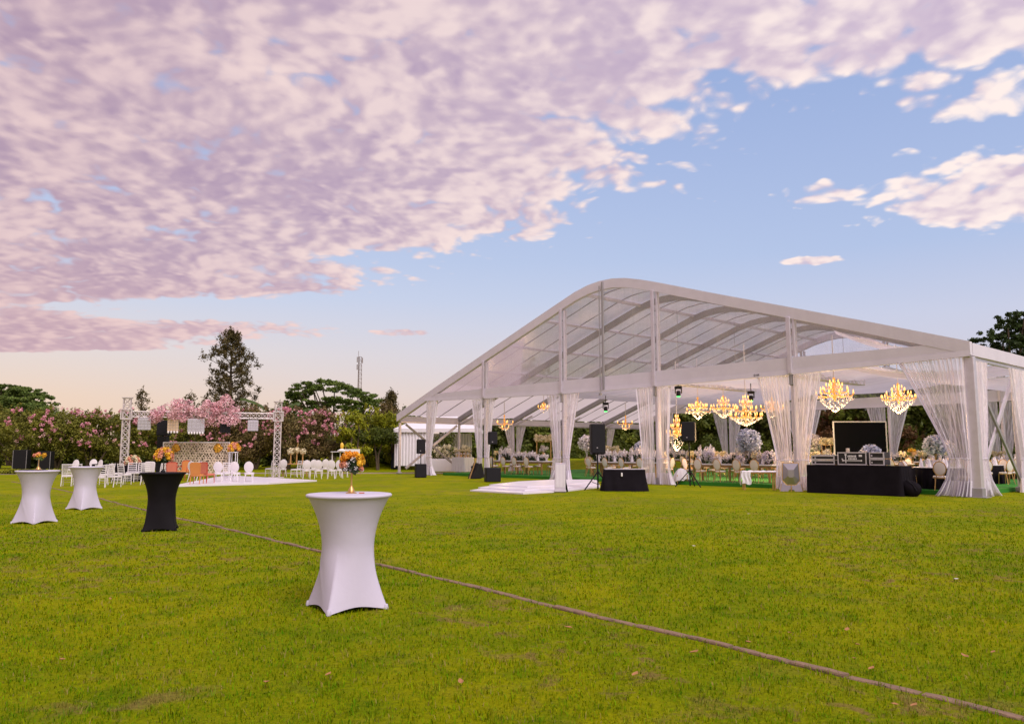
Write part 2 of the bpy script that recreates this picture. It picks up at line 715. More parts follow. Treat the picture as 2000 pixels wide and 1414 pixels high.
M_WHITE_CLOTH = mat('white_cloth', (0.80, 0.77, 0.83), 0.75, var=0.25, vscale=3, col2=(0.72, 0.69, 0.77), bump=0.15, bscale=8, trans=0.06)
M_STRETCH = mat('stretch_cloth', (0.60, 0.56, 0.69), 0.62, var=0.2, vscale=2.5, col2=(0.54, 0.50, 0.63), bump=0.18, bscale=7)
M_BLACK_STRETCH = mat('black_stretch_cloth', (0.007, 0.0055, 0.0075), 0.7, var=0.3, vscale=4, col2=(0.012, 0.010, 0.013), spec=0.15)
M_BLACK_CLOTH = mat('black_cloth', (0.008, 0.006, 0.009), 0.85, var=0.4, vscale=2.5, col2=(0.015, 0.012, 0.017), bump=0.2, bscale=9, spec=0.12)
M_BLACK = mat('black_plastic', (0.010, 0.0095, 0.012), 0.55, bump=0.1, bscale=220, spec=0.25)
M_GRILLE = mat('speaker_grille', (0.017, 0.016, 0.021), 0.7, var=0.5, vscale=300, col2=(0.008, 0.008, 0.011), spec=0.2)
M_WHITE_PAINT = mat('white_paint', (0.80, 0.77, 0.79), 0.4)
M_ALU = mat('aluminium', (0.68, 0.64, 0.71), 0.38, metal=0.55, var=0.35, vscale=4, col2=(0.50, 0.47, 0.49))
M_ALU_DARK = mat('weathered_aluminium', (0.36, 0.345, 0.36), 0.5, metal=0.4, var=0.4, vscale=2, col2=(0.28, 0.27, 0.29))
M_TENT = mat('tent_canvas', (0.79, 0.745, 0.85), 0.55, var=0.5, vscale=1.3, col2=(0.70, 0.66, 0.76), bump=0.6, bscale=2.0, trans=0.10, stretch=(2.2, 2.2, 0.35))
M_TRUSS = mat('truss_aluminium', (0.66, 0.60, 0.60), 0.4, metal=0.3)
M_GOLD = mat('brushed_gold', (0.62, 0.38, 0.15), 0.35, metal=0.75, var=0.3, vscale=8, col2=(0.48, 0.28, 0.10))
M_GOLDWOOD = mat('golden_wood', (0.42, 0.24, 0.09), 0.5, var=0.6, vscale=7, col2=(0.30, 0.16, 0.055))
M_SEAT = mat('cream_upholstery', (0.84, 0.77, 0.74), 0.7, bump=0.1, bscale=60)
M_CHAIR_W = mat('white_resin', (0.80, 0.76, 0.79), 0.4)
M_PAD_W = mat('white_pad', (0.74, 0.69, 0.73), 0.65, bump=0.1, bscale=60)
M_ORANGE = mat('orange_upholstery', (0.62, 0.24, 0.06), 0.75, var=0.3, vscale=8, col2=(0.50, 0.18, 0.05))
M_RED = mat('red_wood', (0.46, 0.06, 0.035), 0.5)
M_CORAL = mat('coral_upholstery', (0.60, 0.18, 0.11), 0.7, var=0.3, vscale=6, col2=(0.48, 0.13, 0.08))
M_TURF = mat('green_carpet', (0.030, 0.23, 0.012), 0.9, var=0.5, vscale=14, col2=(0.022, 0.16, 0.012), bump=0.5, bscale=180)
M_PLASTIC_W = mat('white_floor_panel', (0.78, 0.74, 0.82), 0.35, var=0.2, vscale=1.5, col2=(0.72, 0.68, 0.77))
M_SHEER = mat_sheer('sheer_voile', (0.94, 0.905, 1.0), 0.50)
M_HEM = mat('curtain_hem', (0.86, 0.82, 0.93), 0.8, bump=0.2, bscale=12, trans=0.2)
M_CLEAR = mat_clear('clear_sheet', 0.15, 0.04)
M_CLEAR_ROOF = mat_clear('clear_roof_sheet', 0.62, 0.02, (0.95, 0.935, 0.965), 0.85, 0.4)
M_ROOF_CANVAS = mat('translucent_roof_canvas', (0.78, 0.73, 0.74), 0.6, var=0.3, vscale=1.0, col2=(0.70, 0.66, 0.68), trans=0.7)
M_LINING = mat('ceiling_lining', (0.74, 0.70, 0.82), 0.8, bump=0.1, bscale=6, trans=0.65)
M_GLASS = mat_clear('thin_glass', 0.45, 0.35)
M_LAMP = mat('lamp_flame', (1, 0.7, 0.3), 0.5, emit=(1.0, 0.45, 0.10), estr=1.7)
M_AMBER = mat('amber_glass', (0.75, 0.40, 0.10), 0.2, emit=(1.0, 0.36, 0.06), estr=0.3)
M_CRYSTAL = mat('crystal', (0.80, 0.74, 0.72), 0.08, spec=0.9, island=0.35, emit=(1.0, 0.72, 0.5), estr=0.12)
M_GREEN_LED = mat('green_led', (0.05, 0.6, 0.1), 0.4, emit=(0.08, 1.0, 0.15), estr=2.0)
M_HYDRANGEA = mat('blue_hydrangea', (0.60, 0.63, 0.76), 0.7, island=0.35, trans=0.15)
M_WHITE_FLOWER = mat('white_flower', (0.84, 0.79, 0.80), 0.7, island=0.25, trans=0.15)
M_LILAC_FLOWER = mat('lilac_flower', (0.72, 0.65, 0.74), 0.7, island=0.25, trans=0.15)
M_ORANGE_FLOWER = mat('orange_flower', (0.86, 0.36, 0.02), 0.7, island=0.22, trans=0.15)
M_YELLOW_FLOWER = mat('yellow_flower', (0.85, 0.50, 0.03), 0.7, island=0.22, trans=0.15)
M_PEACH_FLOWER = mat('peach_flower', (0.82, 0.36, 0.24), 0.7, island=0.22, trans=0.15)
M_CREAM_FLOWER = mat('cream_flower', (0.80, 0.72, 0.50), 0.7, island=0.22, trans=0.15)
M_LEAF_DARK = mat('bouquet_leaf', (0.03, 0.055, 0.015), 0.6, island=0.4, trans=0.1)
M_BARK = mat('bark', (0.10, 0.070, 0.045), 0.9, var=0.6, vscale=5, bump=0.6, bscale=18)
M_MIRROR = mat('mirror', (0.40, 0.38, 0.42), 0.2, metal=0.6)
M_SCREEN = mat('dark_screen', (0.004, 0.004, 0.006), 0.6, spec=0.08)
M_SOIL = mat('bare_soil', (0.29, 0.195, 0.085), 0.95, var=0.7, vscale=9, col2=(0.20, 0.165, 0.03), bump=0.8, bscale=30, world_co=True)
M_KERB = mat('edging_stone', (0.26, 0.165, 0.105), 0.9, var=0.7, vscale=7, col2=(0.17, 0.115, 0.085), bump=0.7, bscale=25, world_co=True)


def mat_lawn(name, blades=False):
    m_ = bpy.data.materials.new(name)
    m_.use_nodes = True
    t = m_.node_tree
    bs = t.nodes['Principled BSDF']
    k = NT(t)
    g = k.new('ShaderNodeNewGeometry')
    P = g.outputs['Position']
    big = k.noise(P, 0.33, 5, 0.6)
    mid = k.noise(P, 1.7, 5, 0.62)
    fine = k.noise(P, 22.0, 5, 0.7)
    c = k.mix(k.step(big.outputs[0], 0.36, 0.66), (0.207, 0.250, 0.001), (0.298, 0.300, 0.001))
    c = k.mix(k.m('MULTIPLY', k.step(mid.outputs[0], 0.44, 0.72), 0.65), c, (0.105, 0.180, 0.001))
    straw = k.noise(P, 0.9, 6, 0.7, 0.4)
    c = k.mix(k.m('MULTIPLY', k.step(straw.outputs[0], 0.56, 0.74), 0.45), c, (0.34, 0.28, 0.05))
    worn = k.noise(P, 2.6, 7, 0.72, 0.6)
    zone = k.noise(P, 0.24, 2, 0.5)
    c = k.mix(k.m('MULTIPLY', k.m('MULTIPLY', k.step(worn.outputs[0], 0.52, 0.62), k.step(zone.outputs[0], 0.45, 0.60)), 0.75), c, (0.25, 0.155, 0.065))
    if blades:
        hs = k.new('ShaderNodeHueSaturation')
        rp = g.outputs['Random Per Island']
        k.put(hs.inputs['Value'], k.lin(rp, 0, 1, 0.62, 1.42))
        k.put(hs.inputs['Hue'], k.lin(k.m('FRACT', k.m('MULTIPLY', rp, 9.7)), 0, 1, 0.495, 0.572))
        k.put(hs.inputs['Color'], c)
        c = hs.outputs[0]
        dry = k.m('GREATER_THAN', k.m('FRACT', k.m('MULTIPLY', rp, 23.3)), 0.93)
        c = k.mix(k.m('MULTIPLY', dry, 0.8), c, (0.36, 0.26, 0.085))
    else:
        c = k.mix(k.m('MULTIPLY', k.step(fine.outputs[0], 0.42, 0.66), 0.5), k.mix(1.0, c, (1.08, 1.08, 1.05), 'MULTIPLY'), k.mix(1.0, c, (0.50, 0.56, 0.6), 'MULTIPLY'))
        bm = k.new('ShaderNodeBump')
        bm.inputs['Strength'].default_value = 0.9
        bm.inputs['Distance'].default_value = 0.05
        k.put(bm.inputs['Height'], k.m('ADD', fine.outputs[0], k.m('MULTIPLY', mid.outputs[0], 1.5)))
        t.links.new(bm.outputs[0], bs.inputs['Normal'])
    k.put(bs.inputs['Base Color'], c)
    bs.inputs['Roughness'].default_value = 0.85
    bs.inputs['Specular IOR Level'].default_value = 0.04
    if blades:
        bs.inputs['Roughness'].default_value = 0.6
        tr = k.new('ShaderNodeBsdfTranslucent')
        k.put(tr.inputs['Color'], c)
        mx = k.new('ShaderNodeMixShader')
        mx.inputs[0].default_value = 0.3
        t.links.new(bs.outputs[0], mx.inputs[1])
        t.links.new(tr.outputs[0], mx.inputs[2])
        t.links.new(mx.outputs[0], t.nodes['Material Output'].inputs['Surface'])
    return m_


M_LAWN = mat_lawn('lawn')
M_BLADE = mat_lawn('grass_blades', True)

# ------------------------------------------------------------------ ground: one sheet, with a low bank beyond the far path
def bank(x, y):
    """gentle rise of the ground behind the path"""
    d = y - (57.0 + 0.10 * x)
    t = min(max(d / 9.0, 0.0), 1.0)
    w = min(max((x + 24.0) / 12.0, 0.0), 1.0)
    return 0.75 * t * t * (3 - 2 * t) * w * w * (3 - 2 * w)


def bank_right(x, y):
    """lawn bank beyond the tent, towards the hedge"""
    return 0.0


gx = [-400, -200, -120, -80, -60] + list(np.arange(-50, 51, 5.0)) + [60, 80, 120, 200, 400]
gy = [-60, -20, -5, 0, 5, 10, 20, 30, 40, 48, 52] + list(np.arange(54, 82, 2.0)) + [90, 120, 200, 400, 900]
gv = [(x, y, bank(x, y)) for y in gy for x in gx]
gf = [(j * len(gx) + i, j * len(gx) + i + 1, (j + 1) * len(gx) + i + 1, (j + 1) * len(gx) + i) for j in range(len(gy) - 1) for i in range(len(gx) - 1)]
lawn = MB().add(gv, gf).build('lawn', M_LAWN, smooth='all')
tag(lawn, 'olive green mown lawn spreading over the whole garden', None, kind='structure')

# path behind the chairs and tents
M_PATH = mat('pale_path', (0.33, 0.26, 0.21), 0.9, var=0.5, vscale=1.2, col2=(0.24, 0.18, 0.14), world_co=True)
pp = MB()
xs = np.linspace(-60, 30, 46)
pv, pf = [], []
for i, x in enumerate(xs):
    y = 52.5 + 0.10 * x + 0.5 * math.sin(x * .2)
    pv += [(x, y, 0.006), (x, y + 2.2, 0.006)]
for i in range(len(xs) - 1):
    pf.append((2 * i, 2 * i + 2, 2 * i + 3, 2 * i + 1))
pth = pp.add(pv, pf).build('path', M_PATH)
tag(pth, 'pale garden path running behind the stage and tents', None, kind='structure')

# ------------------------------------------------------------------ stone edging across the lawn
kp = [gnd(*q) for q in [(2060, 1422), (2000, 1405), (1880, 1372), (1690, 1330), (1540, 1294), (1400, 1257), (1140, 1200), (980, 1160), (900, 1140), (735, 1103), (625, 1078),
                        (430, 1030), (350, 1013), (260, 991), (200, 975), (110, 955)]]
kp = [Vector((4.3, 2.2, 0)), Vector((3.55, 3.4, 0))] + kp[1:] + [Vector((-24.5, 38.2, 0))]
kerb = bpy.data.objects.new('kerb', None)
COL.objects.link(kerb)
tag(kerb, 'row of low brown edging stones set in the lawn', None, kind='structure')
seg = [0.0]
for a, b in zip(kp, kp[1:]):
    seg.append(seg[-1] + (b - a).length)


def on_kerb(d):
    for i in range(len(seg) - 1):
        if d <= seg[i + 1]:
            return kp[i].lerp(kp[i + 1], (d - seg[i]) / (seg[i + 1] - seg[i]))
    return kp[-1]


stone_meshes = []
for q in range(5):
    rr = random.Random(q)
    mb = MB()
    nx = 7
    v = []
    L, W, H = 1.0, 0.075, 0.09
    for i in range(nx):
        x = -0.5 + i / (nx - 1)
        e = 0.985 if i in (0, nx - 1) else 1.0
        w0, w1 = W / 2 * (1 + rr.uniform(-.04, .04)), W / 2 * (1 + rr.uniform(-.04, .04))
        h = H * e * (1 + rr.uniform(-.025, .025))
        v += [(x, -w0, -.06), (x, -w0, h * .9), (x, -w0 * .84, h), (x, w1 * .84, h * (1 + rr.uniform(-.04, .04))), (x, w1, h * .9), (x, w1, -.06)]
    f = []
    for i in range(nx - 1):
        for j in range(5):
            f.append((i * 6 + j, i * 6 + j + 1, i * 6 + 7 + j, i * 6 + 6 + j))
    f += [tuple(range(6)), tuple((nx - 1) * 6 + j for j in range(5, -1, -1))]
    mb.add(v, [tuple(reversed(z)) for z in f])
    me = bpy.data.meshes.new('stone')
    me.from_pydata(mb.v, [], mb.f)
    me.materials.append(M_KERB)
    stone_meshes.append(me)
d = 0.0
i = 0
while d < seg[-1] - 0.3:
    L = random.uniform(0.42, 0.62)
    a, b = on_kerb(d), on_kerb(d + L - 0.02)
    o = bpy.data.objects.new('stone', stone_meshes[i % 5])
    COL.objects.link(o)
    o.parent = kerb
    m_ = (a + b) / 2
    dv = b - a
    nrm = Vector((-dv.y, dv.x, 0)).normalized()
    o.location = m_ + nrm * random.uniform(-.005, .005) + Vector((0, 0, -0.073 + random.uniform(-.010, .008)))
    o.rotation_euler = (random.uniform(-.04, .04), random.uniform(-.005, .005), math.atan2(dv.y, dv.x) + random.uniform(-.008, .008))
    o.scale = (dv.length, random.uniform(.85, 1.1), 1)
    d += L
    i += 1

SOIL = [(gnd(px, py).x, gnd(px, py).y, r, r) for px, py, r in ((1290, 1372, .10), (1100, 1255, .08), (1040, 1330, .08), (1660, 1385, .08), (560, 1112, .12), (300, 1155, .10))]

# ------------------------------------------------------------------ grass blades near the camera
def make_grass(N=420000, y0=2.6, y1=30.0):
    y = y0 * (y1 / y0) ** rng.random(N)
    x = (rng.random(N) * 2 - 1) * (0.74 * y + 2.2)
    # clumping: pull points towards tuft centres
    tuft = np.floor(x * 11) * 12.9898 + np.floor(y * 11) * 78.233
    h = np.modf(np.abs(np.sin(tuft) * 43758.5453))[0]
    h2 = np.modf(np.abs(np.sin(tuft * 1.37 + 2) * 24634.6345))[0]
    keep = rng.random(N) < (0.35 + 0.65 * h) * np.clip((32.0 - y) / 20.0, 0, 1)
    for (cx, cy, rx, ry) in SOIL:
        q = ((x - cx) / rx) ** 2 + ((y - cy) / ry) ** 2
        keep &= ~((q < 1.0) & (rng.random(N) < 0.6))
    # thin the blades on top of the stones
    for a, b in zip(kp, kp[1:]):
        ab = np.array([b.x - a.x, b.y - a.y])
        L2 = ab @ ab
        t = np.clip(((x - a.x) * ab[0] + (y - a.y) * ab[1]) / L2, 0, 1)
        dd = np.hypot(x - a.x - t * ab[0], y - a.y - t * ab[1])
        keep &= dd > 0.012 + 0.034 * rng.random(N)
    x, y, h, h2 = x[keep], y[keep], h[keep], h2[keep]
    n = len(x)
    lod = np.clip(y / 6.0, 0.75, 3.2)
    length = (0.018 + 0.026 * rng.random(n)) * (0.55 + 0.8 * h2) * np.clip(0.9 + 0.1 * lod, 1, 1.2) * np.clip((38.0 - y) / 26.0, 0.25, 1)
    width = (0.0042 + 0.0042 * rng.random(n)) * lod
    ang = rng.random(n) * 2 * PI
    lean = 0.25 + 0.95 * rng.random(n)
    dx, dy = np.cos(ang), np.sin(ang)
    sx, sy = -dy, dx
    z = np.zeros(n)
    p0 = np.stack([x, y, z], 1)
    side = np.stack([sx, sy, z], 1) * (width / 2)[:, None]
    fw = np.stack([dx, dy, z], 1)
    up = np.array([0, 0, 1.0])
    m1 = p0 + fw * (length * np.sin(lean * .5) * .5)[:, None] + up * (length * np.cos(lean * .5) * .55)[:, None]
    tip = m1 + fw * (length * np.sin(np.minimum(lean * 1.35, 1.5)) * .55)[:, None] + up * (length * np.cos(np.minimum(lean * 1.35, 1.5)) * .5)[:, None]
    v = np.stack([p0 - side, p0 + side, m1 + side * .8, m1 - side * .8, tip], 1).reshape(-1, 3)
    b = (np.arange(n) * 5)[:, None]
    f = np.concatenate([b + np.array([[0, 1, 2]]), b + np.array([[0, 2, 3]]), b + np.array([[3, 2, 4]])], 0)
    o = fast('grass', v, f, M_BLADE)
    tag(o, 'short green and straw coloured grass blades of the lawn', None, kind='stuff')


make_grass()

# fallen leaves on the lawn
M_DRY = mat('dry_leaf', (0.42, 0.22, 0.08), 0.8, island=0.3)
lm = MB()
lm.add([(0, -.03, 0.0), (.016, -.008, .006), (.014, .015, .004), (0, .034, .012), (-.014, .014, .006), (-.015, -.01, .002), (0, 0, -.003)],
       [(6, 0, 1), (6, 1, 2), (6, 2, 3), (6, 3, 4), (6, 4, 5), (6, 5, 0)])
leaf0 = lm.build('fallen_leaf', M_DRY)
tag(leaf0, 'small dry tan leaf lying on the grass', 'leaf', 'dry leaves scattered on the lawn')
LP = Proto(leaf0)
for (px, py) in [(1785, 1392), (1748, 1390), (1676, 1270), (1655, 1240), (1940, 1285), (1886, 1293), (1702, 1318), (1668, 1297), (1462, 1265), (1355, 1285), (640, 1330), (215, 1178), (1543, 1246), (1240, 1330), (520, 1345), (120, 1300), (900, 1345), (1110, 1235)]:
    c = gnd(px, py)
    LP.put((c.x, c.y, 0.045), random.random() * 6, scale=random.uniform(.8, 1.3))
# two scraps of paper
pm = MB().box((0, 0, .008), (.05, .035, .004))
pap = pm.build('paper_scrap', M_WHITE_PAINT)
tag(pap, 'tiny white scrap of paper lying on the open lawn before the tent', 'litter', 'paper scraps on the lawn')
PS = Proto(pap)
for (px, py) in [(1462, 1006), (1355, 1070), (1868, 1136)]:
    c = gnd(px, py)
    PS.put((c.x, c.y, 0.03), random.random() * 6)

# ------------------------------------------------------------------ TENT
TA = Vector((15.081, 25.322, 0))
TU = Vector((-0.66723, 0.74485, 0))
TV = Vector((0.74485, 0.66723, 0))
TROT = math.atan2(-TU.y, -TU.x)        # local x = -s, local y = v


def T(s, v, z=0.0):
    return TA + TU * s + TV * v + Vector((0, 0, z))


def L(s, v, z=0.0):
    return (-s, v, z)


PROF = [(-0.05, 5.06), (3.3, 6.15), (6.6, 7.19), (9.5, 8.10), (11.3, 8.68), (12.6, 9.10), (13.6, 9.40), (14.5, 9.62), (15.3, 9.73), (16.1, 9.74), (16.9, 9.65), (17.8, 9.44), (19.1, 9.00), (21.4, 8.21), (25.2, 6.88), (30.6, 4.97), (33.8, 3.80)]


def roof_z(s):
    for (a, za), (b, zb) in zip(PROF, PROF[1:]):
        if s <= b:
            return za + (zb - za) * (s - a) / (b - a)
    return PROF[-1][1]


POSTS = [0.08, 6.3, 12.9, 18.8, 25.0, 30.6]
BEAMB = [4.60, 4.44, 4.37, 4.36, 4.43, 4.56]
BEAMT = [5.12, 5.12, 5.08, 5.02, 5.00, 4.98]
TLEN = 25.0
tent = thing('marquee_tent', 'large curved-roof marquee with clear plastic gable, white canvas bands and metal posts', 'tent', TA, TROT)


def strip(mb, pts, v0, v1, zlo, zhi):
    """closed band following profile points pts [(s, z)], from v0 to v1, reaching zlo below and zhi above the line"""
    n = len(pts)
    v, f = [], []
    for s, z in pts:
        v += [L(s, v0, z + zlo), L(s, v1, z + zlo), L(s, v1, z + zhi), L(s, v0, z + zhi)]
    for i in range(n - 1):
        for j in range(4):
            f.append((i * 4 + j, i * 4 + (j + 1) % 4, i * 4 + 4 + (j + 1) % 4, i * 4 + 4 + j))
    f += [(3, 2, 1, 0), tuple((n - 1) * 4 + j for j in range(4))]
    mb.add(v, f)


def resample(pts, step=0.6):
    out = []
    for (a, za), (b, zb) in zip(pts, pts[1:]):
        n = max(1, int((b - a) / step))
        for i in range(n):
            out.append((a + (b - a) * i / n, za + (zb - za) * i / n))
    return out + [pts[-1]]


# roof edge bands at both gables (sagging canvas)
for v0 in (0.0, TLEN - 0.14):
    mb = MB()
    strip(mb, PROF, v0 - 0.06, v0 + 0.16, -0.42, 0.03)
    mb.build('roof_edge_band', M_TENT, tent)
# front and back gable beams, one length between each two posts, an upper fascia and a lower lip
for bi, vv in enumerate((0.0, TLEN - 0.1)):
    for i in range(5):
        a, b = POSTS[i], POSTS[i + 1]
        mb = MB()
        s0 = a + (0.0 if i else -0.10)
        zt0, zt1 = (min(BEAMT[i], roof_z(a) - .02), min(BEAMT[i + 1], roof_z(b) - .02))
        zm0, zm1 = BEAMB[i] + .20, BEAMB[i + 1] + .20
        v = [L(s0, vv - .05, zm0), L(b, vv - .05, zm1), L(b, vv - .05, zt1), L(s0, vv - .05, zt0),
             L(s0, vv + .12, zm0), L(b, vv + .12, zm1), L(b, vv + .12, zt1), L(s0, vv + .12, zt0)]
        mb.add(v, [(0, 1, 2, 3), (7, 6, 5, 4), (0, 4, 5, 1), (2, 6, 7, 3), (0, 3, 7, 4), (1, 5, 6, 2)])
        mb.build('gable_fascia', M_TENT, tent)
        mb = MB()
        v = [L(s0, vv - .075, BEAMB[i]), L(b, vv - .075, BEAMB[i + 1]), L(b, vv - .06, zm1 - .004), L(s0, vv - .06, zm0 - .004),
             L(s0, vv + .10, BEAMB[i]), L(b, vv + .10, BEAMB[i + 1]), L(b, vv + .10, zm1 - .004), L(s0, vv + .10, zm0 - .004)]
        mb.add(v, [(0, 1, 2, 3), (7, 6, 5, 4), (0, 4, 5, 1), (2, 6, 7, 3), (0, 3, 7, 4), (1, 5, 6, 2)])
        mb.build('gable_beam', M_TENT, tent)
# gable posts
for bi, vv in enumerate((0.03, TLEN - 0.05)):
    for i, s in enumerate(POSTS):
        w, dpt = (0.34, 0.24) if i in (0,) else (0.17, 0.24)
        mb = MB()
        mb.bbox(L(s, vv + .16, BEAMB[i] / 2 + .14), (w, dpt, BEAMB[i] - .28), .02)
        po = mb.build('post', M_ALU, tent)
        mb = MB()
        mb.bbox(L(s, vv + .16, .16), (w + .05, dpt + .06, .30), .02)
        mb.bbox(L(s, vv + .16, .012), (w + .3, dpt + .3, .024), .008)
        mb.build('base_plate', M_ALU_DARK, po)
        if 0 < i < 5:
            mb = MB()
            zt = roof_z(s) - .42
            mb.bbox(L(s, vv - .10, (BEAMB[i] + zt) / 2 + .04), (.17, .10, zt - BEAMB[i]), .015)
            mb.bbox(L(s - .17, vv + .05, (BEAMB[i] + zt) / 2 + .26), (.10, .20, zt - BEAMB[i] - .52), .015)
            mb.build('gable_mullion', M_ALU, tent)
            if bi == 0:
                mb = MB()
                mb.bbox(L(s + .02, vv - .02, BEAMB[i] - .2), (.12, .12, .42), .02)
                mb.build('bracket', M_ALU_DARK, po)
# apex pole with its hanging rod
mb = MB()
mb.bbox(L(15.9, -.09, (roof_z(15.9) + BEAMB[2]) / 2), (.10, .08, roof_z(15.9) - BEAMB[2] - .1), .01)
mb.tube([L(16.06, -.15, 9.5), L(16.06, -.15, 4.2)], .025, 6)
mb.box(L(16.06, -.15, 4.2), (.12, .1, .12))
mb.build('apex_pole', M_ALU_DARK, tent)
# clear gable panes
edges = [0.9] + POSTS[1:5] + [29.8]
for vv in (0.04, TLEN - 0.02):
    for i in range(5):
        a, b = edges[i], edges[i + 1]
        parts = [(a, 15.9), (15.9, b)] if a < 15.9 < b else [(a, b)]
        for (p, q) in parts:
            ss = [p + (q - p) * t / 8 for t in range(9)]
            v, f = [], []
            for s in ss:
                v += [L(s, vv, 4.9), L(s, vv, max(roof_z(s) - .2, 4.91))]
            for j in range(8):
                f.append((2 * j, 2 * j + 2, 2 * j + 3, 2 * j + 1))
            MB().add(v, f).build('gable_pane', M_CLEAR, tent)
# rafters, intermediate roof tubes, purlins, roof sheets
for k_ in range(1, 5):
    mb = MB()
    strip(mb, PROF, k_ * 5 - .09, k_ * 5 + .09, -.40, -.06)
    mb.build('rafter', M_ALU_DARK, tent)
for k_ in range(5):
    for q in (1, 2):
        v = k_ * 5 + q * 5 / 3
        MB().tube([L(s, v, z - .05) for s, z in PROF], .028, 5).build('roof_tube', M_ALU_DARK, tent)
for s in (1.6, 4.8, 8.0, 11.2, 20.6, 23.6, 26.8):
    MB().bar(L(s, 0.2, roof_z(s) - .1), L(s, TLEN - .2, roof_z(s) - .1), .09, .11).build('purlin', M_ALU, tent)
for s in (14.0, 17.6):
    MB().bar(L(s, 0.2, roof_z(s) - .1), L(s, TLEN - .2, roof_z(s) - .1), .12, .16).build('purlin', M_ALU, tent)
RIBS = [(0.1, 9.5), (9.5, 16.0), (16.0, 22.0)]
for k_ in range(5):
    v0, v1 = k_ * 5 + .01, k_ * 5 + 4.99
    for (a, b) in RIBS + [(22.0, 29.0), (29.0, 33.7)]:
        pts = [(a, roof_z(a))] + [(s, z) for s, z in PROF if a < s < b] + [(b, roof_z(b))]
        pts = resample(pts, 1.2)
        fv, ff = [], []
        nv_ = 6
        for (s, z) in pts:
            for j in range(nv_ + 1):
                tt = j / nv_
                fv.append(L(s, v0 + (v1 - v0) * tt, z + 0.02 - .10 * math.sin(PI * tt) * (.6 + .4 * math.sin(s * 1.7 + k_))))
        for i in range(len(pts) - 1):
            for j in range(nv_):
                ff.append((i * (nv_ + 1) + j, i * (nv_ + 1) + j + 1, (i + 1) * (nv_ + 1) + j + 1, (i + 1) * (nv_ + 1) + j))
        MB().add(fv, ff).build('roof_sheet', M_CLEAR_ROOF if b < 30 else M_ROOF_CANVAS, tent, smooth='all')
# eaves
MB().box(L(0.02, TLEN / 2, 4.84), (.16, TLEN - .34, .42)).build('eave_band', M_TENT, tent)
MB().box(L(0.09, TLEN / 2, 4.57), (.14, TLEN - .34, .12)).build('eave_beam', M_ALU, tent)
MB().box(L(33.72, TLEN / 2, 3.56), (.16, TLEN - .3, .34)).build('eave_band', M_TENT, tent)
MB().box(L(33.6, TLEN / 2, 3.34), (.12, TLEN - .3, .10)).build('eave_beam', M_ALU, tent)
for k_ in range(6):
    v = min(max(k_ * 5, .12), TLEN - .12)
    if k_:
        po = MB().bbox(L(0.12, v, 2.27), (.22, .16, 4.5), .02).build('post', M_ALU, tent)
        MB().bbox(L(0.12, v, .10), (.36, .3, .2), .03).build('base_plate', M_ALU_DARK, po)
    po = MB().bbox(L(33.66, v, 1.66), (.12, .16, 3.3), .02).build('post', M_ALU, tent)
    MB().bbox(L(33.66, v, .06), (.3, .3, .12), .03).build('base_plate', M_ALU_DARK, po)
    if 0 < k_ < 5:
        MB().bar(L(33.5, v, 3.3), L(31.6, v, 3.95), .08, .12).build('knee_brace', M_ALU, tent)
# crossed braces in the first bay of each long side
for (sv, zt) in ((0.06, 4.1), (33.55, 3.2)):
    MB().bar(L(sv, .5, zt), L(sv, 4.8, .35), .07, .13).build('brace', M_ALU_DARK, tent)
    MB().bar(L(sv + .1, 4.8, zt), L(sv + .1, .6, .35), .07, .15).build('brace', M_ALU, tent)
# lettering on the beam
t_ = text_mesh('lettering', 'E+M', 0.13, M_BLACK, tent, L(7.75, -.082, 4.52), (PI / 2, 0, 0), 0.003)

# green carpeted floor of the tent
fl = MB()
fl.box((-15.1, TLEN / 2 + .25, .075), (29.4, TLEN - 1.0, .15))
flo = fl.build('tent_floor', M_TURF, None, loc=TA, rz=TROT)
tag(flo, 'raised floor of the marquee covered with bright green carpet', 'floor', kind='structure')


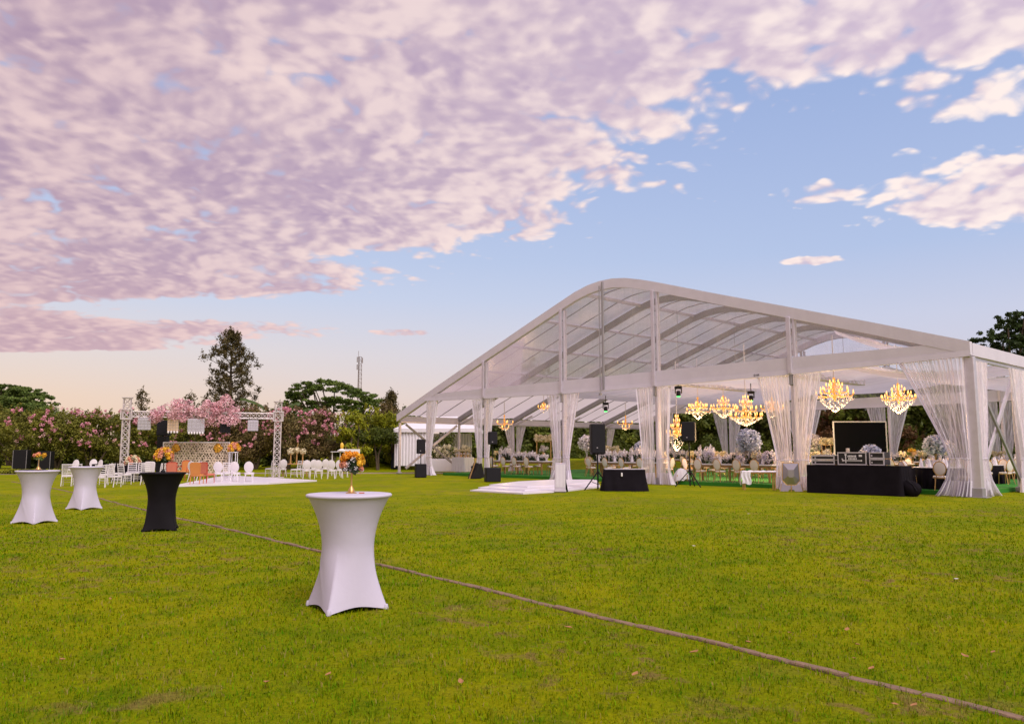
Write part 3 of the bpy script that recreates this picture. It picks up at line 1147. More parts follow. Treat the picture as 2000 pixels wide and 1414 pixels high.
# ------------------------------------------------------------------ sheer curtains tied to the posts
def curtain(loc, rz, side, top_w, tie_w, bot_w, h, label, group, tie_z=1.0, seed=0, nocat=False):
    """panel hanging from z=h, its inner edge at local x=0, spreading to side*top_w; gathered at tie_z"""
    rr = random.Random(seed)
    ph, np_ = rr.random() * 6, max(5, int(top_w * 8))
    hem = 0.52

    def width(z):
        if z > tie_z:
            t = (z - tie_z) / (h - tie_z)
            return tie_w + (top_w - tie_w) * (t ** 1.12)
        t = z / tie_z
        return bot_w + (tie_w - bot_w) * (t ** .6)

    w1_, w2_, w3_ = rr.uniform(.03, .06), rr.uniform(.01, .028), rr.random() * 6

    def pt(u, z):
        w = width(z)
        u0 = u
        u = u + (w1_ * math.sin(u * 5 + ph + .2 * z) + w2_ * math.sin(u * 14 + w3_ + .5 * z)) * u * (1 - u) * 4
        amp = (0.045 + .03 * min(1, abs(z - tie_z))) * (.55 + .45 * math.sin(u * 7 + ph + .4 * math.sin(z)))
        y = amp * math.sin(u * np_ * 2 * PI + ph + .35 * math.sin(z * 1.3)) + .03 * math.sin(u * np_ * PI * 3.1 + 2 * ph)
        x = side * w * (u + .012 * math.sin(u * np_ * 4 * PI + ph))
        return (x, y, z)
    o = thing('sheer_curtain', label, 'curtain', loc, rz, group)
    nu = np_ * 8
    MB().grid(lambda a, b: pt(a, hem + (h - hem) * b), nu, 26).build('voile_panel', M_SHEER, o, smooth='all')

    def hp(a, b):
        x, y, z = pt(a, hem * b + .012)
        return (x * (1.04 - .02 * b) + .05 * side * (1 - b) * math.sin(a * 7 + ph), y * (1 + .8 * (1 - b)) + .05 * (1 - b) * math.sin(a * 11 + ph) + .004, z + .02 * (1 - b) * abs(math.sin(a * 13 + ph)))
    MB().grid(hp, nu, 6).build('hem', M_HEM, o, smooth='all')
    e = MB().grid(lambda a, b: (lambda p: (p[0], p[1] - .012 + .006 * side, p[2]))(pt(.955 + .045 * a, hem + (h - hem) * b)), 3, 26)
    e.build('border', M_HEM, o, smooth='all')
    tb = MB().ring((side * tie_w * .52, 0, 0), tie_w * .53, .075, .014, 18, 6, Matrix.Translation((0, 0, tie_z)) @ Matrix.Rotation(PI / 2, 4, 'X'))
    tb.build('tieback', M_HEM, o, smooth='all')
    return o


def cpost(s, v, along, widths, h, label, group, tie=1.0, sides=(1, -1), off=-.02):
    """curtains either side of a post; along 'u' (gable) or 'v' (long side)"""
    rz = TROT if along == 'u' else TROT + PI / 2
    for q, sd in enumerate(sides):
        w = widths[q]
        if along == 'u':
            p = T(s - sd * .09, v + off)
        else:
            p = T(s + off, v + sd * .09)
        lb = label if isinstance(label, str) else label[q]
        curtain(p, rz, sd, w[0], w[1], w[2], h, lb, group, tie, seed=int(s * 31 + v * 7 + sd))


# front gable: local +x is towards the right corner post
FRONT = [
    (0.08, [(2.1, .62, 1.05)], ['widest sheer curtain, drawn to the corner post beside the music desk'], (-1,)),
    (6.3, [(1.15, .50, .80), (1.35, .62, .75)], ['sheer curtain on the flight case side of the mirror stand post', 'sheer curtain behind the mirror stand, on the gold bench side'], (1, -1)),
    (12.9, [(.75, .62, .85), (.95, .66, .85)], ['sheer curtain hanging between its post and the cloth-covered stool', 'sheer curtain hanging next to the black draped box'], (1, -1)),
    (18.8, [(1.1, .42, .55), (.95, .48, .9)], ['sheer curtain of the leaning panel post, largest loudspeaker side', 'sheer curtain of the leaning panel post, white platform side'], (1, -1)),
    (25.0, [(.85, .40, .6), (.95, .42, .75)], ['sheer curtain behind the wide subwoofer', 'sheer curtain next to the black wedge sign'], (1, -1)),
    (30.6, [(1.1, .5, .9)], ['sheer curtain at the gable end post beside a pole loudspeaker'], (1,)),
]
for i, (s, ws, lbs, sides) in enumerate(FRONT):
    cpost(s, 0.0, 'u', ws, BEAMB[i] - .02, lbs, 'sheer curtains along the front gable', 1.15 if i else 1.25, sides, -.03)
# right long side
curtain(T(-.04, .38), TROT + PI / 2, 1, 1.05, .45, 1.25, 4.48, 'white sheer curtain on the long side of the corner post with crossed braces', 'sheer curtains on the long side', 1.25, 91)
for v in (5, 10):
    cpost(-.08, v, 'v', [(1.1, .4, .6), (1.1, .4, .6)], 4.48, 'white sheer curtain at a post of the long side by the braces', 'sheer curtains on the long side', 1.2, (1, -1), 0)
# back gable
for i, s in enumerate(POSTS[:5]):
    sides = (1, -1) if i else (-1,)
    cpost(s, TLEN - .25, 'u', [(1.25, .4, .6)] * len(sides), BEAMB[i] - .03, 'white sheer curtain tied to a post of the rear gable', 'sheer curtains along the rear gable', 1.2, sides, -.03)
# left long side posts
for v in (10, 20):
    cpost(33.4, v, 'v', [(1.0, .32, .5), (1.0, .32, .5)], 3.25, 'white sheer curtain tied to a post of the low eave', 'sheer curtains along the low eave', 1.1, (1, -1), 0)


# ------------------------------------------------------------------ petals and bouquets
def petal_ball(centres, radii, n, size, flat=0.55, seed=1, squash=1.0):
    """rounded heads of overlapping small petals; every petal its own little face"""
    r_ = np.random.default_rng(seed)
    V, Fc = [], []
    off = 0
    for c, r in zip(centres, radii):
        d = r_.normal(size=(n, 3))
        d /= np.linalg.norm(d, axis=1)[:, None]
        rr = r * (0.72 + 0.32 * r_.random(n))
        p = np.array(c) + d * rr[:, None] * np.array([1, 1, squash])
        nn = d + r_.normal(size=(n, 3)) * flat
        nn /= np.linalg.norm(nn, axis=1)[:, None]
        a = np.cross(nn, r_.normal(size=(n, 3)))
        a /= np.linalg.norm(a, axis=1)[:, None] + 1e-9
        b = np.cross(nn, a)
        s = size * (0.7 + 0.6 * r_.random(n))[:, None]
        v = np.stack([p - a * s * .55, p - b * s * .42 + nn * s * .12, p + a * s * .55, p + b * s * .42 + nn * s * .12], 1).reshape(-1, 3)
        V.append(v)
        Fc.append(off + (np.arange(n) * 4)[:, None] + np.array([[0, 1, 2, 3]]))
        off += n * 4
    return np.concatenate(V), np.concatenate(Fc)


def heads(parent, name, centres, radii, m_, n=60, size=None, seed=1, squash=1.0):
    for i, (c, r) in enumerate(zip(centres, radii)):
        v, f = petal_ball([c], [r], n, size or r * .75, seed=seed + i, squash=squash)
        fast(name, v, f, m_, parent)


def dome_points(n, r, zc, seed, low=-.35):
    rr = random.Random(seed)
    out = []
    for i in range(n):
        z = 1 - (i + .5) / n * (1 - low)
        a = i * 2.39996 + rr.random() * .5
        q = math.sqrt(max(0, 1 - z * z))
        out.append((r * q * math.cos(a), r * q * math.sin(a), zc + r * z))
    return out


# ------------------------------------------------------------------ cocktail tables
def cocktail_table(loc, rz, m_, label, group=None, r=0.415, h=1.10):
    t = thing('cocktail_table', label, 'table', loc, rz, group)
    nseg, nz = 128, 44

    def body(a, b):
        th = 2 * PI * a
        # b=0 floor, 1 under the rim
        fph = th % (PI / 2)
        hem = 0.05 * (math.sin(2 * fph) ** 0.7 if 0 < fph < PI / 2 else 0.0)
        z = hem + (h - .035 - hem) * b
        zz = z / h
        wst = 0.245
        if zz > .46:
            u = (zz - .46) / .54
            rc = wst + (r - .012 - wst) * (u ** 2.2) + .012 * u
        else:
            rc = wst
        # straight hems between the four feet, creased at the feet, easing into the round waist
        u = max(0.0, (.56 - zz) / .56)
        lo = 0.43 / (math.cos(fph) + math.sin(fph)) * (1 - .05 * math.sin(2 * fph) ** 2)
        e = u ** 1.5
        rad = rc * (1 - e) + lo * e + (rc - wst) * e
        rad += .0035 * math.sin(th * 2 + zz * 9) * (1 - abs(2 * zz - 1))
        # a pulled diagonal crease
        dg = (th / (2 * PI) - .80) * 6 + (zz - .45) * 2.2
        rad += .006 * math.exp(-(dg * 9) ** 2) * math.exp(-((zz - .4) * 4) ** 2)
        return (rad * math.cos(th), rad * math.sin(th), z)
    MB().grid(body, nseg, nz, wrap=True).build('stretch_skirt', m_, t, smooth='all')
    MB().lathe([(r - .02, h - .036), (r - .004, h - .033), (r + .004, h - .022), (r + .004, h - .010), (r - .004, h - .002), (r - .02, h), (r * .6, h + .0005), (.002, h + .001)], 72).build('top_cover', m_, t, smooth=True)
    for q in range(4):
        a = q * PI / 2
        MB().lathe([(.016, 0.0), (.024, .004), (.026, .02), (.018, .05)], 10, (.405 * math.cos(a), .405 * math.sin(a), 0)).build('foot_cup', m_, t, smooth=True)
    return t


p1 = gnd(677, 1186)
cocktail_table(p1, R(-102), M_STRETCH, 'tall white cocktail table with orange flowers, its stretch cover creased below', 'stretch-covered cocktail tables')
p2 = gnd(67, 1021)
cocktail_table(p2, R(-60), M_STRETCH, 'white cocktail table bearing a dark tray and a small gold vase', 'stretch-covered cocktail tables')
p3 = gnd(313, 1035)
cocktail_table(p3, R(-115), M_BLACK_STRETCH, 'black stretch-covered cocktail table with a peach and yellow bouquet', 'stretch-covered cocktail tables')
p4 = gnd(164, 994)
cocktail_table(p4, R(-70), M_STRETCH, 'white cocktail table with an empty top standing before the ladder-back chairs', 'stretch-covered cocktail tables')
H = 1.1015


def gold_vase(loc, label, stem_h, m_=M_GOLD, base_r=.055):
    t = thing('flower_vase', label, 'flowers', loc, 0, 'bouquets on the cocktail tables')
    MB().lathe([(base_r, 0), (base_r, .006), (base_r * .62, .014), (base_r * .5, .04), (.012, .065), (.010, .07)], 20).build('foot', m_, t, smooth=True)
    MB().lathe([(.010, .068), (.0085, stem_h * .6), (.010, stem_h), (.03, stem_h + .03)], 14).build('stem', m_, t, smooth=True)
    return t


b = gold_vase(p1 + Vector((.015, .02, H)), 'gold stem vase of orange, yellow and white flowers on tall white table', .215)
zc = .29
orange = [(-.075, -.02, zc + .045), (-.045, -.05, zc + .075), (-.01, -.04, zc + .085), (.0, .02, zc + .075), (-.06, .05, zc + .06), (.03, .03, zc + .085)]
yellow = [(.08, -.02, zc + .055), (.085, .03, zc + .02), (.08, -.045, zc + .005), (.06, .06, zc + .04)]
heads(b, 'orange_bloom', orange, [.042, .045, .04, .04, .04, .035], M_ORANGE_FLOWER, 130, .026, 11)
heads(b, 'yellow_bloom', yellow, [.042, .042, .036, .04], M_YELLOW_FLOWER, 130, .026, 31)
heads(b, 'peach_bloom', [(-.085, -.04, zc - .015), (-.055, -.075, zc - .005), (.10, -.03, zc - .045)], [.032, .03, .022], M_PEACH_FLOWER, 90, .02, 51)
heads(b, 'white_spray', [(-.02, -.09, zc + .0), (.03, -.085, zc + .045), (.055, -.075, zc - .04), (.105, -.01, zc - .06), (-.05, -.07, zc - .05), (.0, -.06, zc - .055)], [.028, .028, .02, .02, .022, .018], M_WHITE_FLOWER, 40, .012, 71)
heads(b, 'foliage', [(0, 0, zc), (.03, -.05, zc), (-.06, .0, zc - .01), (.06, 0, zc - .02), (.03, -.03, zc - .04)], [.07, .04, .055, .05, .05], M_LEAF_DARK, 90, .05, 91)
nap = MB().bbox((0, 0, .005), (.055, .04, .010), .004).build('napkin', M_CORAL)
nap.location = p1 + Vector((.125, -.01, H))
nap.rotation_euler.z = .3
tag(nap, 'small folded pink napkin lying beside the gold vase', 'napkin')

b = gold_vase(p3 + Vector((.0, .0, H)), 'bouquet of peach and yellow roses on black table', .22, M_BLACK)
zc = .30
pts = dome_points(22, .145, zc, 3)
heads(b, 'yellow_rose', pts[0::2], [.05] * 11, M_YELLOW_FLOWER, 70, .036, 111)
heads(b, 'peach_rose', pts[1::2], [.048] * 11, M_PEACH_FLOWER, 70, .034, 141)
heads(b, 'foliage', [(0, 0, zc - .02), (.05, -.05, zc - .06), (-.05, -.03, zc - .06)], [.1, .06, .06], M_LEAF_DARK, 70, .06, 161)

b = gold_vase(p2 + Vector((.02, -.02, H + .012)), 'small gold goblet of yellow and orange flowers on white table', .20, M_GOLD, .075)
zc = .27
heads(b, 'yellow_bloom', [(.0, -.03, zc + .03), (.10, 0, zc + .02), (.12, -.02, zc + .05), (.02, .04, zc)], [.045, .04, .04, .04], M_YELLOW_FLOWER, 60, .03, 181)
heads(b, 'orange_bloom', [(-.06, -.02, zc + .04), (-.02, 0, zc + .06), (-.10, 0, zc + .03)], [.04, .045, .035], M_PEACH_FLOWER, 60, .03, 201)
heads(b, 'foliage', [(.02, 0, zc - .03), (-.05, 0, zc - .01), (.06, 0, zc - .02)], [.06, .05, .05], mat('bouquet_leaf_light', (.12, .17, .03), .6, island=.3), 50, .04, 221)
tr = MB().bbox((0, 0, .006), (.46, .30, .012), .004).build('tray', M_BLACK)
tr.location = p2 + Vector((-.11, .02, H))
tag(tr, 'thin dark tray under the small gold goblet', 'tray')


# ------------------------------------------------------------------ chairs (front towards local +y)
def leg(path, r0, r1, m_, parent, n=8):
    MB().tube(path, [r0 + (r1 - r0) * i / (len(path) - 1) for i in range(len(path))], n).build('leg', m_, parent, smooth=True)


def oval_chair(name, label, mf, mp):
    t = thing(name, label, 'chair')
    MB().lathe([(.19, .425), (.225, .432), (.232, .455), (.225, .48), (.19, .492), (.002, .497)], 24).build('seat', mp, t, smooth=True)
    MB().lathe([(.20, .40), (.226, .402), (.226, .43), (.20, .432)], 24).build('seat_frame', mf, t, smooth=True)
    tilt = Matrix.Translation((0, -.235, .745)) @ Matrix.Rotation(R(9), 4, 'X')
    MB().ell((0, 0, 0), (.185, .032, .235), 24, 14, tilt).build('backrest', mp, t, smooth='all')
    mb = MB().ring((0, 0, 0), .195, .245, .017, 32, 8, tilt)
    for s in (-1, 1):
        mb.tube([(s * .13, -.19, .43), (s * .115, -.205, .50), (s * .10, -.215, .545)], .014, 8)
    mb.build('back_frame', mf, t, smooth=True)
    for s in (-1, 1):
        leg([(s * .165, .165, .41), (s * .172, .175, .2), (s * .178, .185, 0)], .021, .012, mf, t)
        leg([(s * .145, -.165, .41), (s * .165, -.20, .2), (s * .19, -.26, 0)], .021, .012, mf, t)
    return t


def ladder_chair(name, label, mf, mp, upright=False):
    t = thing(name, label, 'chair')
    MB().bbox((0, 0, .445), (.41, .40, .05), .016).build('seat', mp, t, smooth=True)
    MB().bbox((0, 0, .408), (.42, .41, .03), .008).build('seat_frame', mf, t)
    for s in (-1, 1):
        leg([(s * .185, .18, .40), (s * .19, .19, 0)], .017, .014, mf, t)
        leg([(s * .185, -.27, .93), (s * .188, -.225, .68), (s * .185, -.19, .42), (s * .188, -.215, .2), (s * .195, -.25, 0)], .017, .015, mf, t)
    if upright:
        MB().tube([(-.20, -.272, .915), (.20, -.272, .915)], .018, 8).build('top_rail', mf, t, smooth=True)
        MB().tube([(-.185, -.205, .53), (.185, -.205, .53)], .012, 8).build('lower_rail', mf, t, smooth=True)
        for q in range(9):
            x = -.15 + .30 * q / 8
            MB().tube([(x, -.205, .53), (x, -.24, .73), (x, -.27, .91)], .0095, 6).build('spindle', mf, t, smooth=True)
    else:
        for q in range(5):
            z = .53 + .093 * q
            y = -.205 - .065 * ((z - .5) / .43)
            MB().bbox((0, y, z), (.38, .018, .034), .006).build('slat', mf, t)
    for z in (.16, .26):
        MB().tube([(-.19, .187, z), (.19, .187, z)], .009, 6).build('stretcher', mf, t, smooth=True)
        for s in (-1, 1):
            MB().tube([(s * .19, .187, z + .02), (s * .19, -.215, z + .02)], .009, 6).build('stretcher', mf, t, smooth=True)
    return t


def padded_chair(name, label, mf, mp, arms=False, arch=False):
    t = thing(name, label, 'chair')
    MB().bbox((0, 0, .44), (.50, .48, .10), .03).build('seat', mp, t, smooth=True)
    top = 1.0

    def bk(a, b):
        th = 2 * PI * a
        # rounded rectangle outline extruded: build as front/back via sin
        return (0, 0, 0)
    outline = []
    w0, w1, z0, z1 = .20, .235, .46, top
    for q in range(7):
        u = q / 6
        outline.append((w0 + (w1 - w0) * u, z0 + (z1 - .10 - z0) * u))
    for q in range(1, 7):
        a = PI / 2 * q / 6
        rr = .10
        if arch:
            outline.append((w1 * math.cos(a), z1 - .10 + .12 * math.sin(a)))
        else:
            outline.append((w1 - rr + rr * math.cos(a), z1 - rr + rr * math.sin(a)))
    full = outline + [(-x, z) for x, z in reversed(outline)]

    def plate(th, sc, yoff):
        n = len(full)
        v = []
        for y, k_ in ((-th, 1), (th, 1)):
            for x, z in full:
                lean = -.22 - .12 * (z - .46)
                v.append((x * sc, lean + y + yoff, .73 + (z - .73) * sc))
        f = [tuple(range(n)), tuple(range(2 * n - 1, n - 1, -1))] + [(i, n + i, n + (i + 1) % n, (i + 1) % n) for i in range(n)]
        return v, f
    MB().add(*plate(.022, 1.0, 0)).build('back_frame', mf, t, smooth=True)
    MB().add(*plate(.034, .87, 0)).build('backrest', mp, t, smooth=True)
    for s in (-1, 1):
        leg([(s * .21, .20, .41), (s * .215, .21, 0)], .024, .015, mf, t)
        leg([(s * .19, -.20, .42), (s * .2, -.27, 0)], .024, .015, mf, t)
        if arms:
            MB().tube([(s * .235, -.24, .70), (s * .27, -.05, .69), (s * .265, .14, .66), (s * .25, .16, .45)], .02, 8).build('armrest', mf, t, smooth=True)
    return t


GOLD = Proto(oval_chair('gold_chair', 'gold oval-back dining chair with cream pad', M_GOLD, M_SEAT))
OVALW = Proto(oval_chair('oval_chair', 'white oval-back chair', M_CHAIR_W, M_PAD_W))
LADW = Proto(ladder_chair('ladder_back_chair', 'white ladder-back chair', M_CHAIR_W, M_PAD_W))
SPNW = Proto(ladder_chair('spindle_chair', 'white spindle-back chair', M_CHAIR_W, M_PAD_W, True))
REDC = Proto(padded_chair('padded_chair', 'red framed chair', M_RED, M_CORAL))
ORGC = Proto(padded_chair('padded_chair', 'orange padded chair', M_ORANGE, M_ORANGE))
ARMC = Proto(padded_chair('padded_armchair', 'orange armchair', M_RED, M_ORANGE, True, True))

# around the stage
for px, py, a in [(131, 949, 0.35), (222, 951, -.25)]:
    SPNW.put(gnd(px, py), a, 'white spindle-back chair on the lawn beside the empty white cocktail table', 'white spindle chairs near the stage')
for px, py, a in [(151, 947, .3), (194, 952, .5), (229, 943, -1.1), (255, 941, PI + .25), (272, 941, PI), (311, 944, 1.2), (243, 946, -.4), (286, 946, .2), (207, 946, 1.4)]:
    LADW.put(gnd(px, py), a, 'white ladder-back chair around the black clothed table by the truss tower', 'white ladder chairs by the black clothed table')
for px, py, a in [(140, 933, 2.9), (178, 930, 3.3), (186, 934, 2.6)]:
    OVALW.put(gnd(px, py), a, 'white oval-back chair standing behind the white cocktail tables', 'white chairs behind the cocktail tables')
REDC.put(gnd(332, 946), .55, 'red framed chair with coral back beside the white chairs of the stage', None)
REDC.put(gnd(404, 946), -.35, 'red framed chair with coral seat between an orange chair and white oval chairs', None)
ORGC.put(gnd(384, 948), .05, 'fully orange upholstered chair with its back to the lawn', None)
ARMC.put(gnd(357, 938), PI - .1, 'orange armchair with arched red frame before the pierced backdrop', None)
padw = Proto(padded_chair('padded_chair', 'white padded chair', M_CHAIR_W, M_PAD_W))
padw.put(gnd(295, 943), .1, 'white padded chair beside the red framed chair', None)
for px, py, a in [(379, 941, -.3), (395, 942, -.1), (427, 943, .12), (459, 943, .1), (486, 943, .2)]:
    OVALW.put(gnd(px, py), a, 'white oval-back chair in the row facing the pierced backdrop', 'white oval chairs facing the backdrop')
for px, py, a in [(527, 930, 1.25), (577, 932, 1.3), (588, 931, 1.2), (541, 931, 1.3), (444, 940, .2)]:
    LADW.put(gnd(px, py), a, 'white ladder-back chair by the corner of the white dance floor', 'white ladder chairs by the dance floor')
for px, py, a in [(551, 931, .5), (598, 935, .35), (610, 932, .5), (621, 935, .25), (634, 930, .4), (647, 935, .15), (662, 934, .3), (672, 932, .3)]:
    OVALW.put(gnd(px, py), a, 'white oval-back chair in the cluster beyond the white dance floor', 'white oval chairs beyond the dance floor')

# white dance floor of panels
df = thing('dance_floor', 'glossy white panelled dance floor laid before the pierced backdrop', 'floor', gnd(480, 938))
o0 = df.location.copy()
c0, c1, c2, c3 = gnd(338, 951), gnd(525, 946), gnd(619, 940.3), gnd(440, 930)
na, nb = 6, 5
for i in range(na):
    for j in range(nb):
        def bl(a, b):
            return c0.lerp(c1, a).lerp(c3.lerp(c2, a), b)
        e = .004
        q = [bl((i + e) / na, (j + e) / nb), bl((i + 1 - e) / na, (j + e) / nb), bl((i + 1 - e) / na, (j + 1 - e) / nb), bl((i + e) / na, (j + 1 - e) / nb)]
        MB().poly([(p.x - o0.x, p.y - o0.y) for p in q], .004, .07 + .002 * ((i + j) % 2)).build('panel', M_PLASTIC_W, df)

# black clothed table and low flowers
def clothed_table(name, label, loc, rz, w, d, h, m_, amp=.02, flare=.06, folds=26):
    t = thing(name, label, 'table', loc, rz)
    MB().bbox((0, 0, h - .01), (w, d, .02), .006).build('table_top', m_, t)

    def sk(a, b):
        u = (a * 4) % 4
        s = int(u)
        f = u - s
        x0, y0 = [(-w / 2 + w * f, -d / 2), (w / 2, -d / 2 + d * f), (w / 2 - w * f, d / 2), (-w / 2, d / 2 - d * f)][s]
        g = (1 - b) ** 1.3
        fo = amp * g * math.sin(a * folds * 2 * PI + 1.5 * math.sin(a * 17)) + flare * g
        nx, ny = [(0, -1), (1, 0), (0, 1), (-1, 0)][s]
        cx = x0 * (1 + .0 * g) + nx * fo + .012 * g * math.sin(a * 71)
        cy = y0 + ny * fo
        return (cx, cy, .008 + (h - .016) * b)
    MB().grid(sk, 160, 14, wrap=True).build('tablecloth', m_, t, smooth='all')
    return t


clothed_table('clothed_table', 'black clothed table among white ladder chairs, low pink flowers on it', gnd(258, 939), .1, 1.7, .8, .76, M_BLACK_CLOTH)
fl_ = thing('flower_arrangement', 'low dome of pink and cream flowers on the black clothed table', 'flowers', gnd(258, 939) + Vector((-.02, 0, .765)), 0)
pts = dome_points(26, .32, .12, 5, -.1)
heads(fl_, 'cream_bloom', pts[0::2], [.10] * 13, M_CREAM_FLOWER, 40, .08, 301)
heads(fl_, 'pink_bloom', pts[1::2], [.09] * 13, M_PEACH_FLOWER, 40, .07, 331)
heads(fl_, 'foliage', [(0, 0, .12)], [.28], M_LEAF_DARK, 120, .14, 361)
MB().lathe([(.14, 0), (.2, .1), (.16, .18)], 16).build('bowl', M_GOLD, fl_, smooth=True)
clothed_table('clothed_table', 'dark clothed side table at the back behind white oval chairs', gnd(205, 932), 0, 1.2, .7, .75, M_BLACK_CLOTH)

# ------------------------------------------------------------------ truss arch with garland
DL, DR_ = 41.0, 43.6
tl, trr = at(243.5, 879, DL), at(541, 879, DR_)
tl.z = trr.z = 0
arch = thing('truss_arch', 'white metal goalpost truss standing over the stage area', 'truss', tl, math.atan2((trr - tl).y, (trr - tl).x))
SPAN = (trr - tl).length


def box_truss(mb, p, q, w, r, bays, upv=(0, 1, 0)):
    p, q = Vector(p), Vector(q)
    d = (q - p).normalized()
    a = d.cross(Vector(upv)).normalized() * (w / 2)
    b = a.cross(d).normalized() * (w / 2)
    cs = [a + b, a - b, -a - b, -a + b]
    for c in cs:
        mb.tube([p + c, q + c], r, 6)
    for i in range(bays):
        u0, u1 = p.lerp(q, i / bays), p.lerp(q, (i + 1) / bays)
        for j in range(4):
            c, e = cs[j], cs[(j + 1) % 4]
            mb.tube([u0 + c, u1 + e], r * .55, 5, False)
            mb.tube([u0 + e, u1 + c], r * .55, 5, False)
            mb.tube([u1 + c, u1 + e], r * .55, 5, False)


HL = at(243, 778, DL).z
BL = at(243, 808, DL).z
for x, h in ((0, HL), (SPAN, HL - .05)):
    mb = MB()
    box_truss(mb, (x, 0, .04), (x, 0, h), .34, .028, 12)
    mb.box((x, 0, .02), (.8, .8, .03))
    mb.box((x, 0, h + .03), (.5, .5, .05))
    tw = mb.build('tower', M_TRUSS, arch)
    mb = MB()
    for zz in (BL - .28, BL + .22):
        for (dx, dy, ww, dd) in ((0, -.25, .54, .04), (0, .25, .54, .04), (-.25, 0, .04, .46), (.25, 0, .04, .46)):
            mb.box((x + dx, dy, zz), (ww, dd, .05))
    for dx in (-.25, .25):
        for dy in (-.25, .25):
            mb.box((x + dx, dy, BL - .03), (.045, .045, .56))
    mb.build('sleeve', M_TRUSS, tw)
mb = MB()
box_truss(mb, (.28, 0, BL - .02), (SPAN - .28, 0, BL - .02), .30, .028, 24, (0, 0, 1))
mb.build('beam', M_TRUSS, arch)

M_BLOSSOM = mat('pink_blossom', (0.80, 0.46, 0.52), 0.75, island=0.3, trans=0.2, var=.7, vscale=1.5, col2=(.84, .62, .62))
M_TWIG = mat('twig', (.11, .07, .05), .9)
bl_ = thing('blossom_garland', 'cloud of pale pink blossom spread along the truss beam', 'blossom', arch.location, arch.rotation_euler.z)
r2 = np.random.default_rng(21)
xa, xb = at(302, 800, DL + .4).x - tl.x, at(466, 800, DL + 1.2).x - tl.x
cen, rad = [], []
for i in range(64):
    x = xa + (xb - xa) * r2.random()
    u = (x - xa) / (xb - xa)
    zt = BL + .05 + (.80 + .25 * math.sin(u * 9)) * r2.random() ** .8 * (.55 + .9 * min(u * 2.2, (1 - u) * 6, 1))
    cen.append((x, r2.normal() * .24 - .18, zt - .40))
    rad.append(.16 + .20 * r2.random())
v, f = petal_ball(cen, rad, 105, .085, 1.0, 33)
fast('blossom', v, f, M_BLOSSOM, bl_)
mb = MB()
for c in cen:
    mb.tube([(c[0] + r2.normal() * .1, 0, BL), (c[0] * 1 + r2.normal() * .05, c[1] * .6, (c[2] + BL) / 2), (c[0], c[1], c[2] + .25)], .012, 4, False)
mb.build('twig', M_TWIG, bl_)

# lamps and panels hung from the beam
M_PANEL_L = mat('pale_lamp_panel', (.50, .48, .53), .45, var=.4, vscale=20, col2=(.42, .40, .46))
M_PANEL_C = mat('cream_lamp_panel', (.70, .52, .36), .45)


def hung_panel(px, py, w, h, m_, label, bulbs=0, lean=.15):
    p = at(px, py, DL + (px - 243) / 300 * 2.4 - .25)
    o = thing('hanging_lamp_panel', label, 'stage light', p, arch.rotation_euler.z)
    mb = MB()
    M = Matrix.Rotation(lean, 4, 'X')
    q = MB().bbox((0, 0, 0), (w, .16, h), .02)
    mb.add([M @ Vector(a) for a in q.v], q.f)
    mb.build('housing', M_ALU if m_ is not M_BLACK else M_BLACK, o)
    cols, rows = 4, 4
    for i in range(cols):
        for j in range(rows):
            q = MB().bbox((-w / 2 + w * (i + .5) / cols, -.085, -h / 2 + h * (j + .5) / rows), (w / cols * .9, .02, h / rows * .9), .006)
            MB().add([M @ Vector(a) for a in q.v], q.f).build('cell', m_, o)
    mb = MB()
    for s in (-1, 1):
        mb.bar((s * w * .42, 0, h * .3), (s * w * .35, 0, BL - p.z - .12), .025, .025)
    mb.build('yoke', M_BLACK, o)
    if bulbs:
        for i in range(bulbs):
            MB().ell((-w * .4 + w * .8 * i / (bulbs - 1), -.03, -h / 2 - .05), (.055, .055, .075), 8, 6).build('bulb', M_WHITE_PAINT, o, smooth=True)
    return o


hung_panel(282, 828, .64, .62, M_PANEL_L, 'grey cell-fronted lamp panel hanging next to the truss tower behind the black clothed table')
hung_panel(338, 830, .55, .66, M_PANEL_C, 'cream lamp panel hanging beside a black loudspeaker', 4)
hung_panel(383, 831, .86, .72, M_PANEL_L, 'widest grey lamp panel hanging under the pink blossom, bulbs below', 6)
hung_panel(440, 836, .55, .50, M_BLACK, 'black lamp panel hanging under the end of the pink blossom')
hung_panel(494, 831, .56, .58, M_PANEL_L, 'grey cell-fronted lamp panel hanging near the truss tower by the dance floor')

# black loudspeaker column
p = at(318, 879, 43.3)
sp = thing('column_speaker', 'tall black loudspeaker column at the edge of the pierced backdrop', 'speaker', (p.x, p.y, 0), 0)
MB().bbox((0, 0, 1.15), (.5, .45, 2.3), .02).build('cabinet', M_BLACK, sp)
MB().bbox((0, 0, 2.75), (.62, .45, .86), .02).build('top_cabinet', M_BLACK, sp)
MB().bbox((0, -.235, 2.75), (.56, .02, .80), .008).build('grille', M_GRILLE, sp)

